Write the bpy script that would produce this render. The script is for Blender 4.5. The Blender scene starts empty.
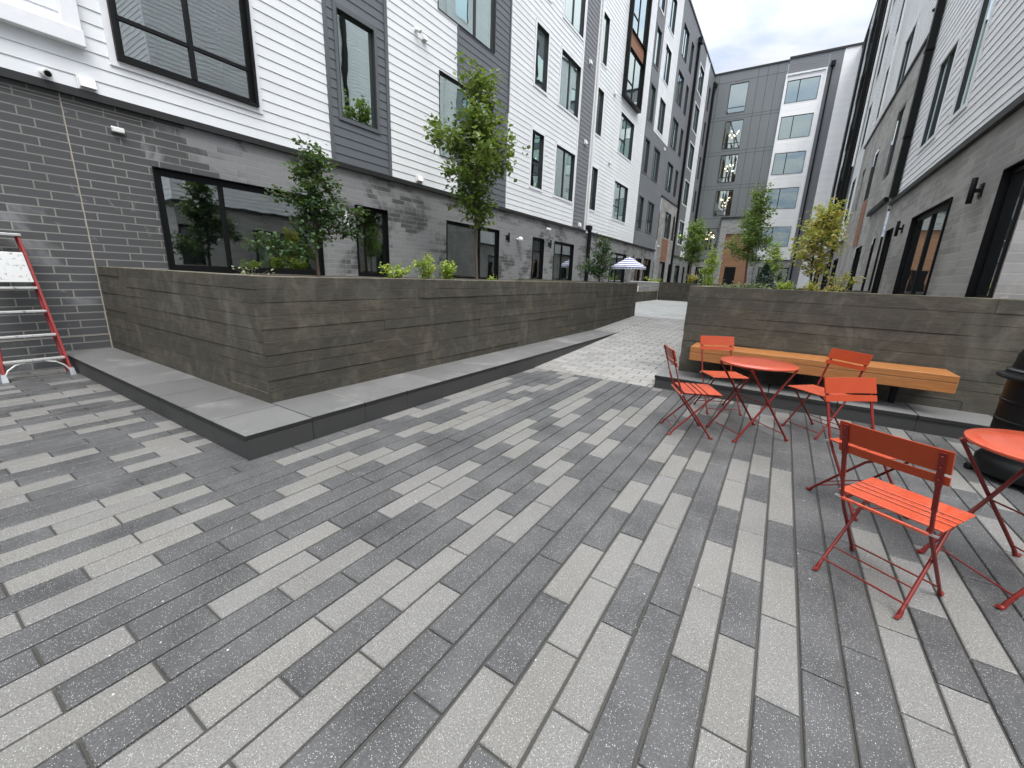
import bpy, bmesh, math, random
from mathutils import Vector, Matrix
random.seed(7)
PI = math.pi
scene = bpy.context.scene
COL = scene.collection
C = COL.objects

# ------------------------------------------------------------------ materials
MATS = {}
class NT:
    def __init__(s, name):
        s.m = bpy.data.materials.new(name); s.m.use_nodes = True
        s.t = s.m.node_tree; s.t.nodes.clear(); s.n = s.t.nodes
        s.out = s.N('ShaderNodeOutputMaterial')
        MATS[name] = s.m
    def N(s, ty, **kw):
        n = s.n.new(ty)
        for k, v in kw.items(): setattr(n, k, v)
        return n
    def L(s, a, b): s.t.links.new(a, b)
    def bsdf(s, **kw):
        b = s.N('ShaderNodeBsdfPrincipled')
        for k, v in kw.items(): b.inputs[k.replace('_', ' ')].default_value = v
        s.L(b.outputs[0], s.out.inputs[0]); s.b = b
        return b
    def coord(s, kind='Object', scale=(1, 1, 1), loc=(0, 0, 0), swz=None):
        tc = s.N('ShaderNodeTexCoord'); o = tc.outputs[kind]
        if swz:
            sp = s.N('ShaderNodeSeparateXYZ'); s.L(o, sp.inputs[0])
            cb = s.N('ShaderNodeCombineXYZ')
            for i, ax in enumerate(swz):
                if ax in 'XYZ': s.L(sp.outputs[ax], cb.inputs[i])
            o = cb.outputs[0]
        mp = s.N('ShaderNodeMapping'); mp.inputs['Scale'].default_value = scale; mp.inputs['Location'].default_value = loc
        s.L(o, mp.inputs[0]); return mp.outputs[0]
    def noise(s, vec, scale, detail=4, rough=.55, dist=0):
        n = s.N('ShaderNodeTexNoise'); n.inputs['Scale'].default_value = scale
        n.inputs['Detail'].default_value = detail; n.inputs['Roughness'].default_value = rough; n.inputs['Distortion'].default_value = dist
        s.L(vec, n.inputs['Vector']); return n.outputs['Fac']
    def ramp(s, fac, *stops):
        r = s.N('ShaderNodeValToRGB'); e = r.color_ramp.elements
        while len(e) < len(stops): e.new(.5)
        for i, (p, c) in enumerate(stops):
            e[i].position = p; e[i].color = (c, c, c, 1) if not hasattr(c, '__len__') else (*c, 1)
        s.L(fac, r.inputs[0]); return r.outputs[0]
    def mix(s, fac, a, b, mode='MIX'):
        m = s.N('ShaderNodeMix', data_type='RGBA', blend_type=mode)
        for sock, v in ((m.inputs[0], fac), (m.inputs[6], a), (m.inputs[7], b)):
            if hasattr(v, 'links') or hasattr(v, 'is_linked'): s.L(v, sock)
            elif hasattr(v, '__len__'): sock.default_value = (*v, 1)
            elif sock.type == 'RGBA': sock.default_value = (v, v, v, 1)
            else: sock.default_value = v
        return m.outputs[2]
    def bump(s, h, strength=.3, dist=.01, nrm=None):
        b = s.N('ShaderNodeBump'); b.inputs['Strength'].default_value = strength; b.inputs['Distance'].default_value = dist
        s.L(h, b.inputs['Height'])
        if nrm: s.L(nrm, b.inputs['Normal'])
        s.L(b.outputs[0], s.b.inputs['Normal']); return b.outputs[0]
    def base(s, c): s.L(c, s.b.inputs['Base Color'])

def plain(name, col, rough=.5, metal=0, var=.12, vs=6, bump=0, bs=60, coat=0):
    m = NT(name); m.bsdf(Roughness=rough, Metallic=metal)
    v = m.coord()
    n = m.noise(v, vs, 5)
    lo = [c * (1 - var) for c in col]; hi = [min(1, c * (1 + var)) for c in col]
    m.base(m.mix(n, lo, hi))
    if coat: m.b.inputs['Coat Weight'].default_value = coat
    if bump: m.bump(m.noise(v, bs, 3), bump, .004)
    m.b.name = 'Principled BSDF'
    return m.m

def siding_mat(name, col, var=.06):
    m = NT(name); m.bsdf(Roughness=.55)
    v = m.coord()
    g = m.noise(m.coord(scale=(1, .25, 8)), 14, 4)
    big = m.noise(m.coord(scale=(1, 1, .25)), 1.1, 5)
    c = m.mix(m.ramp(big, (.35, 0), (.7, 1)), [x * (1 - var) for x in col], [x * (1 + var * .4) for x in col])
    at = m.N('ShaderNodeAttribute', attribute_name='tone'); c = m.mix(1, c, at.outputs['Color'], 'MULTIPLY')
    m.base(m.mix(m.ramp(g, (.3, 0), (.8, .35)), c, [x * .88 for x in col]))
    m.bump(g, .25, .002)
    return m.m
siding_mat('white_siding', (.775, .795, .81))
siding_mat('mid_siding', (.175, .182, .195))
siding_mat('bright_siding', (.89, .89, .885))
siding_mat('pale_siding', (.76, .77, .79))
siding_mat('grey_siding', (.115, .125, .14))
siding_mat('dark_siding', (.075, .082, .09))
siding_mat('panel_grey', (.165, .182, .187))
plain('white_trim', (.78, .79, .81), .5)
plain('grey_trim', (.10, .11, .12), .5)
plain('black_metal', (.006, .0063, .007), .45).node_tree.nodes['Principled BSDF'].inputs['Specular IOR Level'].default_value = .22
plain('dark_flashing', (.016, .016, .016), .5, var=.4, vs=3)
plain('galvanised', (.55, .56, .57), .35, .9)
plain('white_plastic', (.75, .75, .74), .4)
plain('black_plastic', (.006, .0065, .007), .38, var=.2).node_tree.nodes['Principled BSDF'].inputs['Specular IOR Level'].default_value = .3
plain('interior', (.14, .15, .145), .9)
plain('curtain', (.78, .84, .80), .9, var=.15, vs=3)
plain('drywall', (.27, .23, .17), .9)
plain('soil', (.05, .04, .03), .95, var=.5, vs=12, bump=.8, bs=40)
plain('bark', (.10, .075, .055), .9, var=.35, vs=30, bump=.6, bs=70)
plain('bark_red', (.16, .075, .045), .9, var=.35, vs=30, bump=.6, bs=70)
plain('sealant', (.36, .33, .27), .8)
plain('red_fibreglass', (.25, .028, .026), .5, var=.3, vs=25)
plain('cushion', (.72, .60, .50), .9)
plain('porch_white', (.8, .78, .74), .6)
plain('orange_cushion', (.62, .17, .05), .8)

def brick_mat(name, c1, c2, mort, swz, stain=.5, bw=.45, rh=.115, ms=.009, off=.333, stain_scale=.8, wet=False):
    m = NT(name); m.bsdf(Roughness=.75)
    v = m.coord(swz=swz)
    b = m.N('ShaderNodeTexBrick'); b.offset = off; b.offset_frequency = 2
    for k, x in (('Scale', 1), ('Mortar Size', ms), ('Mortar Smooth', .1), ('Bias', -.1), ('Brick Width', bw), ('Row Height', rh)): b.inputs[k].default_value = x
    b.inputs['Color1'].default_value = (*c1, 1); b.inputs['Color2'].default_value = (*c2, 1); b.inputs['Mortar'].default_value = (*mort, 1)
    m.L(v, b.inputs['Vector'])
    fine = m.noise(v, 55, 4, .7)
    st = m.noise(v, stain_scale, 6, .62, .6)
    # smudges shaped by single bricks: the same grid read at a coarser pitch
    b2 = m.N('ShaderNodeTexBrick'); b2.offset = off; b2.offset_frequency = 2
    for k, x in (('Scale', 1), ('Mortar Size', 0), ('Brick Width', bw), ('Row Height', rh)): b2.inputs[k].default_value = x
    b2.inputs['Color1'].default_value = (0, 0, 0, 1); b2.inputs['Color2'].default_value = (1, 1, 1, 1)
    m.L(v, b2.inputs['Vector'])
    st2 = m.N('ShaderNodeMath', operation='MULTIPLY_ADD'); m.L(b2.outputs['Color'], st2.inputs[0]); st2.inputs[1].default_value = .13
    m.L(st, st2.inputs[2])
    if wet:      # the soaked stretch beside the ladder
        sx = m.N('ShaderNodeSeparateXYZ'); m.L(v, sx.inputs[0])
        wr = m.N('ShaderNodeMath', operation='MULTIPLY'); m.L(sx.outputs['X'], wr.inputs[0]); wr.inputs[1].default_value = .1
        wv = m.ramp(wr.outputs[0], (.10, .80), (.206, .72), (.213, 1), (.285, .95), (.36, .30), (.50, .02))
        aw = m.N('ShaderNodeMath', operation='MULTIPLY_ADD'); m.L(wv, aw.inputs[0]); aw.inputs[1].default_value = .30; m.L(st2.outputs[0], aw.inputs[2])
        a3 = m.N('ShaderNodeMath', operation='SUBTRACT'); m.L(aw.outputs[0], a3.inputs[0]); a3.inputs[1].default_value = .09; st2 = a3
    sr = m.ramp(st2.outputs[0], (.5, 0), (.62, 1))
    c = m.mix(m.ramp(fine, (.3, 0), (.75, 1)), m.mix(.35, b.outputs['Color'], [x * .6 for x in c2]), b.outputs['Color'])
    k = m.N('ShaderNodeMath', operation='MULTIPLY'); m.L(sr, k.inputs[0]); k.inputs[1].default_value = stain
    c = m.mix(k.outputs[0], c, [x * .25 for x in c2])
    ef = m.noise(v, 2.7, 6, .7, 1.2); c = m.mix(m.ramp(ef, (.62, 0), (.74, .35)), c, [x * 1.9 for x in c1])
    mk = m.N('ShaderNodeMath', operation='MULTIPLY'); m.L(b.outputs['Fac'], mk.inputs[0]); mk.inputs[1].default_value = .8
    c = m.mix(mk.outputs[0], c, m.mix(m.ramp(st, (.45, 0), (.65, .5)), mort, [x * .42 for x in mort]))
    m.base(c)
    inv = m.N('ShaderNodeMath', operation='SUBTRACT'); inv.inputs[0].default_value = 1; m.L(b.outputs['Fac'], inv.inputs[1])
    h = m.N('ShaderNodeMath', operation='MULTIPLY_ADD'); m.L(fine, h.inputs[0]); h.inputs[1].default_value = .25; m.L(inv.outputs[0], h.inputs[2])
    m.bump(h.outputs[0], .7, .006)
    return m.m
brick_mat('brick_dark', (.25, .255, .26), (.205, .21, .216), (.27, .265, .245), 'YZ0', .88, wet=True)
brick_mat('brick_warm', (.36, .35, .34), (.32, .312, .30), (.36, .35, .33), 'YZ0', .4)
brick_mat('brick_warm_end', (.36, .35, .34), (.32, .312, .30), (.36, .35, .33), 'XZ0', .4)
brick_mat('brick_pale', (.36, .36, .35), (.28, .28, .275), (.42, .41, .4), 'XZ0', .2)
brick_mat('wood_panel', (.40, .215, .125), (.35, .185, .105), (.17, .09, .055), 'XZ0', .1, 2.4, .2, .008)
brick_mat('wood_panel_side', (.30, .14, .075), (.24, .11, .06), (.12, .06, .035), 'YZ0', .1, 2.4, .2, .008)

# board formed concrete
m = NT('board_concrete'); m.bsdf(Roughness=.8)
v = m.coord(); at = m.N('ShaderNodeAttribute', attribute_name='tone')
gr = m.noise(m.coord(scale=(.7, .7, 16)), 9, 6, .65, .4)
bl = m.noise(v, 1.3, 5, .6)
vs_ = m.noise(m.coord(scale=(1, 1, .45)), 2.1, 6, .62, .8)
pits = m.noise(v, 70, 2)
gr2 = m.noise(m.coord(scale=(.5, .5, 45)), 8, 5, .7, .3)
c = m.mix(m.ramp(gr, (.3, 0), (.72, 1)), (.027, .023, .015), (.112, .100, .073))
c = m.mix(m.ramp(gr2, (.36, .75), (.55, 0)), c, (.018, .0155, .011))
c = m.mix(m.ramp(bl, (.38, .55), (.62, 0)), c, (.034, .033, .029))
c = m.mix(m.ramp(m.noise(v, 3.3, 6, .7, .6), (.50, 0), (.72, .55)), c, (.135, .122, .09))
c = m.mix(m.ramp(vs_, (.53, 0), (.72, .55)), c, (.15, .14, .112))
c = m.mix(1, c, at.outputs['Color'], 'MULTIPLY')
c = m.mix(m.ramp(pits, (.72, 0), (.76, .8)), c, (.02, .02, .02))
m.base(c); h = m.mix(.25, m.mix(.5, gr, gr2), pits); m.bump(h, .75, .010)

# dark flamed granite kerb
def speck(name, c1, c2, white, amount=.80, sc=420, rough=.55, tone=None, wet=0, dust=.67):
    m = NT(name); m.bsdf(Roughness=rough)
    v = m.coord()
    n1 = m.noise(v, sc, 3, .75); n2 = m.noise(v, 2.2, 5, .6); n3 = m.noise(v, sc * .35, 2, .5)
    c = m.mix(m.ramp(n1, (.35, 0), (.65, 1)), c1, c2)
    if tone:
        at = m.N('ShaderNodeAttribute', attribute_name='tone'); c = m.mix(1, c, at.outputs['Color'], 'MULTIPLY')
        c = m.mix(m.ramp(m.noise(v, sc * .8, 3, .8), (.47, 0), (.66, .30)), c, (.19, .19, .19))
    c = m.mix(m.ramp(n2, (.3, .25), (.75, 0)), c, [x * .55 for x in c1])
    vo = m.N('ShaderNodeTexVoronoi'); vo.inputs['Scale'].default_value = sc * 1.1; m.L(v, vo.inputs['Vector'])
    sp = m.ramp(vo.outputs['Distance'], (.17, 1), (.27, 0))
    rnd = m.N('ShaderNodeSeparateColor'); m.L(vo.outputs['Color'], rnd.inputs[0])
    on = m.ramp(rnd.outputs[0], (amount, 0), (min(.999, amount + .02), 1))
    k = m.N('ShaderNodeMath', operation='MULTIPLY'); m.L(sp, k.inputs[0]); m.L(on, k.inputs[1])
    # larger sparse chips
    vo2 = m.N('ShaderNodeTexVoronoi'); vo2.inputs['Scale'].default_value = sc * .15; m.L(v, vo2.inputs['Vector'])
    sp2 = m.ramp(vo2.outputs['Distance'], (.07, 1), (.12, 0))
    r2 = m.N('ShaderNodeSeparateColor'); m.L(vo2.outputs['Color'], r2.inputs[0])
    on2 = m.ramp(r2.outputs[1], (.93, 0), (.95, 1))
    k2 = m.N('ShaderNodeMath', operation='MULTIPLY'); m.L(sp2, k2.inputs[0]); m.L(on2, k2.inputs[1])
    c = m.mix(k.outputs[0], c, white)
    c = m.mix(k2.outputs[0], c, white)
    # dusty scuffs
    d = m.noise(v, 1.7, 6, .65, .3)
    c = m.mix(m.ramp(d, (dust, 0), (dust + .18, .5)), c, [x * .8 for x in white])
    m.base(c)
    m.bump(m.mix(.5, n1, n3), .35, .003)
    return m.m
speck('paver', (.45, .45, .45), (1.4, 1.4, 1.4), (.48, .48, .47), .62, 140, .6, True)
speck('ramp_paver', (.75, .75, .75), (1.15, 1.15, 1.15), (.6, .59, .56), .8, 210, .7, True)
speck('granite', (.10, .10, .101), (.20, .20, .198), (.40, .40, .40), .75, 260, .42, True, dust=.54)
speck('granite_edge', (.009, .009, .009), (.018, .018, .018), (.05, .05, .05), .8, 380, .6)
speck('granite_shaded_side', (.026, .026, .026), (.055, .055, .054), (.13, .13, .13), .8, 380, .6)  # kerb risers: their shade under overhead light is put into this darker granite
m = NT('joint_sand'); m.bsdf(Roughness=.95); v = m.coord()
m.base(m.mix(m.noise(v, 3, 5), (.035, .034, .031), (.07, .067, .06)))
brick_mat('far_slabs', (.42, .425, .42), (.36, .365, .365), (.2, .2, .2), 'XY0', .15, .9, .45, .012, .5, .5)

# paint
def red_paint(name, col, dark, wet):
    m = NT(name); m.bsdf(Roughness=.38)
    v = m.coord()
    n = m.noise(v, 9, 5, .65, .5)
    m.base(m.mix(m.ramp(m.noise(v, 48, 5, .75), (.68, 0), (.72, .6)), m.mix(m.ramp(n, (.35, 0), (.7, 1)), dark, col), [x * .35 + .01 for x in dark]))
    m.b.inputs['Coat Weight'].default_value = .8 if wet else .12; m.b.inputs['Coat Roughness'].default_value = .1
    dr = m.noise(v, 130, 2, .5)
    m.b.inputs['Roughness'].default_value = .42
    if wet:
        m.base(m.mix(m.ramp(m.noise(v, 62, 3, .6), (.55, 0), (.62, .55)), m.mix(m.ramp(n, (.35, 0), (.7, 1)), dark, col), [x * .45 for x in dark]))
        m.bump(m.ramp(dr, (.58, 0), (.64, 1)), .3, .002)
    if not wet: m.b.inputs['Specular IOR Level'].default_value = .3
    return m.m
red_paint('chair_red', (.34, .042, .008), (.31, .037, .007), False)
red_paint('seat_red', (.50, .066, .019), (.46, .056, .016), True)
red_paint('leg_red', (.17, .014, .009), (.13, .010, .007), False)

m = NT('bench_wood'); m.bsdf(Roughness=.45); gr = m.noise(m.coord(scale=(.8, 9, 22)), 5, 6, .6, 1.2)
m.base(m.mix(m.ramp(gr, (.3, 0), (.7, 1)), (.21, .080, .024), (.42, .172, .050))); m.bump(gr, .15, .003)

m = NT('step_aluminium'); m.bsdf(Roughness=.45, Metallic=.6); v = m.coord()
m.base(m.mix(m.ramp(m.noise(v, 22, 5, .7), (.55, 0), (.68, 1)), (.62, .62, .60), (.25, .22, .19)))

m = NT('glass'); m.n.clear(); m.out = m.N('ShaderNodeOutputMaterial')
tr = m.N('ShaderNodeBsdfTransparent'); tr.inputs[0].default_value = (.84, .93, .89, 1)
gl = m.N('ShaderNodeBsdfGlossy'); gl.inputs['Roughness'].default_value = .015; gl.inputs[0].default_value = (.86, .93, .93, 1)
fr = m.N('ShaderNodeFresnel'); fr.inputs[0].default_value = 1.9
v = m.coord(); nn = m.noise(v, .9, 2, .4, .3)
bp = m.N('ShaderNodeBump'); bp.inputs['Strength'].default_value = .04; bp.inputs['Distance'].default_value = .08; m.L(nn, bp.inputs['Height'])
m.L(bp.outputs[0], gl.inputs['Normal']); m.L(bp.outputs[0], fr.inputs['Normal'])
ad = m.N('ShaderNodeMath', operation='ADD'); ad.use_clamp = True; m.L(fr.outputs[0], ad.inputs[0]); ad.inputs[1].default_value = .28
mx = m.N('ShaderNodeMixShader'); m.L(ad.outputs[0], mx.inputs[0]); m.L(tr.outputs[0], mx.inputs[1]); m.L(gl.outputs[0], mx.inputs[2])
m.L(mx.outputs[0], m.out.inputs[0])

g2 = MATS['glass'].copy(); MATS['glass_upper'] = g2
for n_ in g2.node_tree.nodes:
    if n_.type == 'MATH': n_.inputs[1].default_value = .50
    if n_.type == 'BSDF_GLOSSY': n_.inputs[0].default_value = (.84, .96, .93, 1)
plain('window_frame', (.022, .024, .026), .5)
m = NT('lamp_glow'); m.n.clear(); m.out = m.N('ShaderNodeOutputMaterial'); e = m.N('ShaderNodeEmission')
e.inputs[0].default_value = (1, .72, .42, 1); e.inputs[1].default_value = 6; m.L(e.outputs[0], m.out.inputs[0])

def leaf_mat(name, cols, trans=.35):
    m = NT(name); m.n.clear(); m.out = m.N('ShaderNodeOutputMaterial')
    g = m.N('ShaderNodeNewGeometry')
    st = [(i / (len(cols) - 1), c) for i, c in enumerate(cols)]
    col = m.ramp(g.outputs['Random Per Island'], *st)
    p = m.N('ShaderNodeBsdfPrincipled'); p.inputs['Roughness'].default_value = .45; m.L(col, p.inputs['Base Color'])
    t = m.N('ShaderNodeBsdfTranslucent'); tc = m.mix(.5, col, (.35, .5, .05)); m.L(tc, t.inputs[0])
    x = m.N('ShaderNodeMixShader'); x.inputs[0].default_value = trans
    m.L(p.outputs[0], x.inputs[1]); m.L(t.outputs[0], x.inputs[2]); m.L(x.outputs[0], m.out.inputs[0])
leaf_mat('leaf_dark', [(.018, .045, .016), (.03, .075, .026), (.05, .11, .04), (.025, .06, .025)], .2)
leaf_mat('leaf_mid', [(.05, .095, .02), (.09, .15, .035), (.17, .23, .06), (.07, .12, .028), (.12, .18, .045)], .3)
leaf_mat('leaf_far', [(.09, .17, .04), (.15, .25, .06), (.24, .33, .09), (.12, .2, .05)], .35)
leaf_mat('leaf_lime', [(.30, .42, .05), (.42, .50, .08), (.22, .36, .05), (.5, .55, .12)], .35)
leaf_mat('leaf_autumn', [(.32, .44, .07), (.46, .52, .10), (.66, .56, .15), (.70, .42, .15), (.40, .48, .09)], .35)
leaf_mat('leaf_blue', [(.02, .05, .035), (.04, .085, .06), (.03, .065, .045)], .1)
leaf_mat('leaf_grey', [(.13, .17, .09), (.2, .24, .13), (.10, .14, .06)], .2)

m = NT('umbrella_cloth'); m.bsdf(Roughness=.8); v = m.coord()
sp = m.N('ShaderNodeSeparateXYZ'); m.L(v, sp.inputs[0])
a2 = m.N('ShaderNodeMath', operation='MULTIPLY'); a2.inputs[1].default_value = 9.5; m.L(sp.outputs['Z'], a2.inputs[0])
fr_ = m.N('ShaderNodeMath', operation='FRACT'); m.L(a2.outputs[0], fr_.inputs[0])
m.base(m.mix(m.ramp(fr_.outputs[0], (.5, 0), (.56, 1)), (.8, .8, .82), (.06, .075, .28)))

# ------------------------------------------------------------------ mesh builder
class MB:
    def __init__(s): s.v = []; s.f = []; s.tone = []; s.cur = (1, 1, 1); s.smooth = False
    def quad(s, *p):
        b = len(s.v); s.v += [tuple(x) for x in p]; s.f.append(tuple(range(b, b + len(p)))); s.tone.append(s.cur)
    def face(s, idx): s.f.append(tuple(idx)); s.tone.append(s.cur)
    def hexa(s, c):   # 8 corners: bottom 4 ccw, top 4 ccw
        b = len(s.v); s.v += [tuple(x) for x in c]
        for q in ((3, 2, 1, 0), (4, 5, 6, 7), (0, 1, 5, 4), (1, 2, 6, 5), (2, 3, 7, 6), (3, 0, 4, 7)): s.face([b + i for i in q])
    def box(s, x0, x1, y0, y1, z0, z1):
        s.hexa([(x0, y0, z0), (x1, y0, z0), (x1, y1, z0), (x0, y1, z0), (x0, y0, z1), (x1, y0, z1), (x1, y1, z1), (x0, y1, z1)])
    def fbox(s, F, u0, u1, z0, z1, d0, d1):
        s.hexa([F(u0, z0, d0), F(u1, z0, d0), F(u1, z0, d1), F(u0, z0, d1), F(u0, z1, d0), F(u1, z1, d0), F(u1, z1, d1), F(u0, z1, d1)])
    def fquad(s, F, u0, u1, z0, z1, d): s.quad(F(u0, z0, d), F(u1, z0, d), F(u1, z1, d), F(u0, z1, d))
    def bar(s, a, b, w, h, up=(0, 0, 1)):
        a, b = Vector(a), Vector(b); d = (b - a).normalized(); up = Vector(up)
        sd = d.cross(up)
        if sd.length < 1e-4: sd = d.cross(Vector((1, 0, 0)))
        sd.normalize(); u = sd.cross(d).normalized(); w /= 2; h /= 2
        s.hexa([p + x * sd * w + y * u * h for p in (a, b) for x, y in ((-1, -1), (1, -1), (1, 1), (-1, 1))])
    def tube(s, pts, r, n=8, cap=True):
        pts = [Vector(p) for p in pts]; rs = r if hasattr(r, '__len__') else [r] * len(pts)
        b = len(s.v); nrm = None
        for i, p in enumerate(pts):
            d = (pts[min(i + 1, len(pts) - 1)] - pts[max(i - 1, 0)]).normalized()
            if nrm is None:
                nrm = d.orthogonal().normalized()
            nrm = (nrm - d * nrm.dot(d)).normalized(); bi = d.cross(nrm)
            for k in range(n):
                a = 2 * PI * k / n; s.v.append(tuple(p + (nrm * math.cos(a) + bi * math.sin(a)) * rs[i]))
        for i in range(len(pts) - 1):
            for k in range(n):
                k2 = (k + 1) % n; s.face([b + i * n + k, b + i * n + k2, b + (i + 1) * n + k2, b + (i + 1) * n + k])
        if cap:
            s.face([b + k for k in range(n)][::-1]); s.face([b + (len(pts) - 1) * n + k for k in range(n)])
    def lathe(s, prof, n=32, c=(0, 0, 0)):
        b = len(s.v)
        for r, z in prof:
            for k in range(n):
                a = 2 * PI * k / n; s.v.append((c[0] + r * math.cos(a), c[1] + r * math.sin(a), c[2] + z))
        for i in range(len(prof) - 1):
            for k in range(n):
                k2 = (k + 1) % n; s.face([b + i * n + k, b + i * n + k2, b + (i + 1) * n + k2, b + (i + 1) * n + k])
        s.face([b + k for k in range(n)][::-1]); s.face([b + (len(prof) - 1) * n + k for k in range(n)])
    def build(s, name, mat, parent=None, off=(0, 0, 0), smooth=False, bevel=0):
        me = bpy.data.meshes.new(name)
        o_ = off
        me.from_pydata([(a - o_[0], b - o_[1], c - o_[2]) for a, b, c in s.v], [], s.f)
        if any(t != (1, 1, 1) for t in s.tone):
            at = me.attributes.new('tone', 'FLOAT_COLOR', 'FACE')
            for i, t in enumerate(s.tone): at.data[i].color = (*t, 1)
        else:
            at = me.attributes.new('tone', 'FLOAT_COLOR', 'FACE')
            for i in range(len(s.tone)): at.data[i].color = (1, 1, 1, 1)
        me.materials.append(MATS[mat])
        if smooth:
            for p in me.polygons: p.use_smooth = True
            try: me.set_sharp_from_angle(angle=math.radians(40))
            except Exception: pass
        me.update()
        o = bpy.data.objects.new(name, me); C.link(o)
        if parent is not None: o.parent = parent
        if bevel:
            md = o.modifiers.new('bevel', 'BEVEL'); md.width = bevel; md.segments = 2; md.limit_method = 'ANGLE'; md.angle_limit = math.radians(40)
        return o

def tag(o, label, cat, group=None):
    o['label'] = label; o['category'] = cat
    if group: o['group'] = group
    return o
def thing(name, label, cat, loc=(0, 0, 0), rz=0, group=None):
    o = bpy.data.objects.new(name, None); C.link(o); o.location = loc; o.rotation_euler = (0, 0, rz)
    o.empty_display_size = .2
    return tag(o, label, cat, group)
def struct(o): o['kind'] = 'structure'; return o
def kids(o): return [c for c in bpy.data.objects if c.parent == o]
def dup(o, loc, rz, label):
    def rec(a, par):
        c = a.copy(); C.link(c)
        if par is not None: c.parent = par
        for k in kids(a): rec(k, c)
        return c
    r = rec(o, None); r.location = loc; r.rotation_euler = (0, 0, rz); r['label'] = label
    return r
LIGHT=[(-36,-2),(-35,-3),(-34,-1),(-31,-3),(-31,-1),(-30,-2),(-29,-1),(-28,-3),(-28,-1),(-27,-3),(-27,-1),(-26,-3),(-26,-1),(-23,-3),(-23,-2),(-22,-2),(-21,-3),(-21,-2),(-21,0),(-21,1),(-19,-3),(-19,-2),(-19,0),(-19,2),(-18,-2),(-18,0),(-18,1),(-18,3),(-17,-4),(-17,-3),(-17,-1),(-17,1),(-17,3),(-14,-3),(-14,-1),(-14,1),(-14,3),(-14,4),(-13,-4),(-13,-2),(-13,0),(-13,1),(-13,3),(-12,-3),(-12,-1),(-12,1),(-12,3),(-12,5),(-10,-2),(-10,-1),(-10,1),(-10,3),(-10,4),(-9,-3),(-9,-1),(-9,0),(-9,2),(-9,4),(-9,5),(-8,-2),(-8,-1),(-8,1),(-8,2),(-8,4),(-8,6),(-5,-2),(-5,0),(-5,2),(-5,4),(-5,5),(-4,-1),(-4,0),(-4,1),(-4,3),(-4,4),(-3,-2),(-3,-1),(-3,1),(-3,2),(-3,4),(-1,0),(-1,1),(-1,3),(-1,4),(0,-1),(0,0),(0,2),(0,3),(0,5),(1,0),(1,1),(1,3),(1,4),(4,1),(4,2),(4,3),(5,0),(5,2),(6,2),(6,3),(8,9),(9,4),(9,6),(10,6),(11,8)]

# ------------------------------------------------------------------ paving
LIGHT = set(LIGHT)
CY, SY = .163, .511
# camera model (also used for the camera itself): rows are world X, Y, Z axes in camera coordinates (x right, y down, z forward)
RM = ((0.84026023, 0.16727916, -0.5157329), (0.54093673, -0.19418242, 0.81834018), (0.036745, -0.96659758, -0.2536512))
EYE, FPX = 1.6, 413.0
def in_photo(x, y):
    d = (x, y, -EYE); q = [sum(RM[r][c] * d[r] for r in range(3)) for c in range(3)]
    if q[2] < .1: return False
    px = 512 + FPX * q[0] / q[2]; py = 384 + FPX * q[1] / q[2]
    return -5 < px < 1030 and 422 < py < 775
def paver(mb, x0, x1, y0, y1, z, slope=0, base=0, g=.0048, ch=.0045, h=.02, tilt=.0012):
    x0 += g * 1.3; x1 -= g * 1.3; y0 += g; y1 -= g
    dz = random.uniform(-tilt, tilt)
    zz = lambda y: z + dz + slope * (y - base)
    b = len(mb.v)
    for (xa, xb, ya, yb, d) in ((x0, x1, y0, y1, -h), (x0, x1, y0, y1, -ch), (x0 + ch, x1 - ch, y0 + ch, y1 - ch, 0)):
        mb.v += [(xa, ya, zz(ya) + d), (xb, ya, zz(ya) + d), (xb, yb, zz(yb) + d), (xa, yb, zz(yb) + d)]
    for l in (0, 4):
        for k in range(4):
            k2 = (k + 1) % 4; mb.face([b + l + k, b + l + k2, b + l + 4 + k2, b + l + 4 + k])
    mb.face([b + 8, b + 9, b + 10, b + 11])
def tone(light):
    j = random.uniform(.9, 1.1); w = random.uniform(-.02, .02)
    if light: return (.138 * j, .134 * j, .125 * j - w * .2)
    return (.021 * j, .0216 * j, .0235 * j)
mb = MB()
for k in range(-56, 27):
    x0 = .005 + k * CY; x1 = x0 + CY
    y00 = 1.396 if k % 2 == 0 else 1.652
    cells = []
    for j in range(-14, 11):
        ya = y00 + j * SY; xm = (x0 + x1) / 2; ym = ya + SY / 2
        if (k, j) in LIGHT: l = True
        elif in_photo(xm, ym): l = False
        else: l = (k % 9 not in (2, 3, 7)) and random.random() < .55
        cells.append((ya, ya + SY, l, j))
    i = 0
    while i < len(cells):
        ya, yb, l, j = cells[i]
        if not l and i + 1 < len(cells) and not cells[i + 1][2] and j % 2 == 1 and (k % 9 in (2, 3, 7) or random.random() < .12):
            yb = cells[i + 1][1]; i += 1
        i += 1
        ya = max(ya, -5.5); yb = min(yb, 6.425)
        if yb - ya < .04: continue
        if x1 < -3.6 and ya > 1.56: continue
        if x0 > -1.45 and ya > 6.5: continue
        if x1 < -3.6: yb = min(yb, 1.56)
        mb.cur = tone(l); paver(mb, x0, x1, ya, yb, 0)
struct(mb.build('courtyard_paving', 'paver'))
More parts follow.
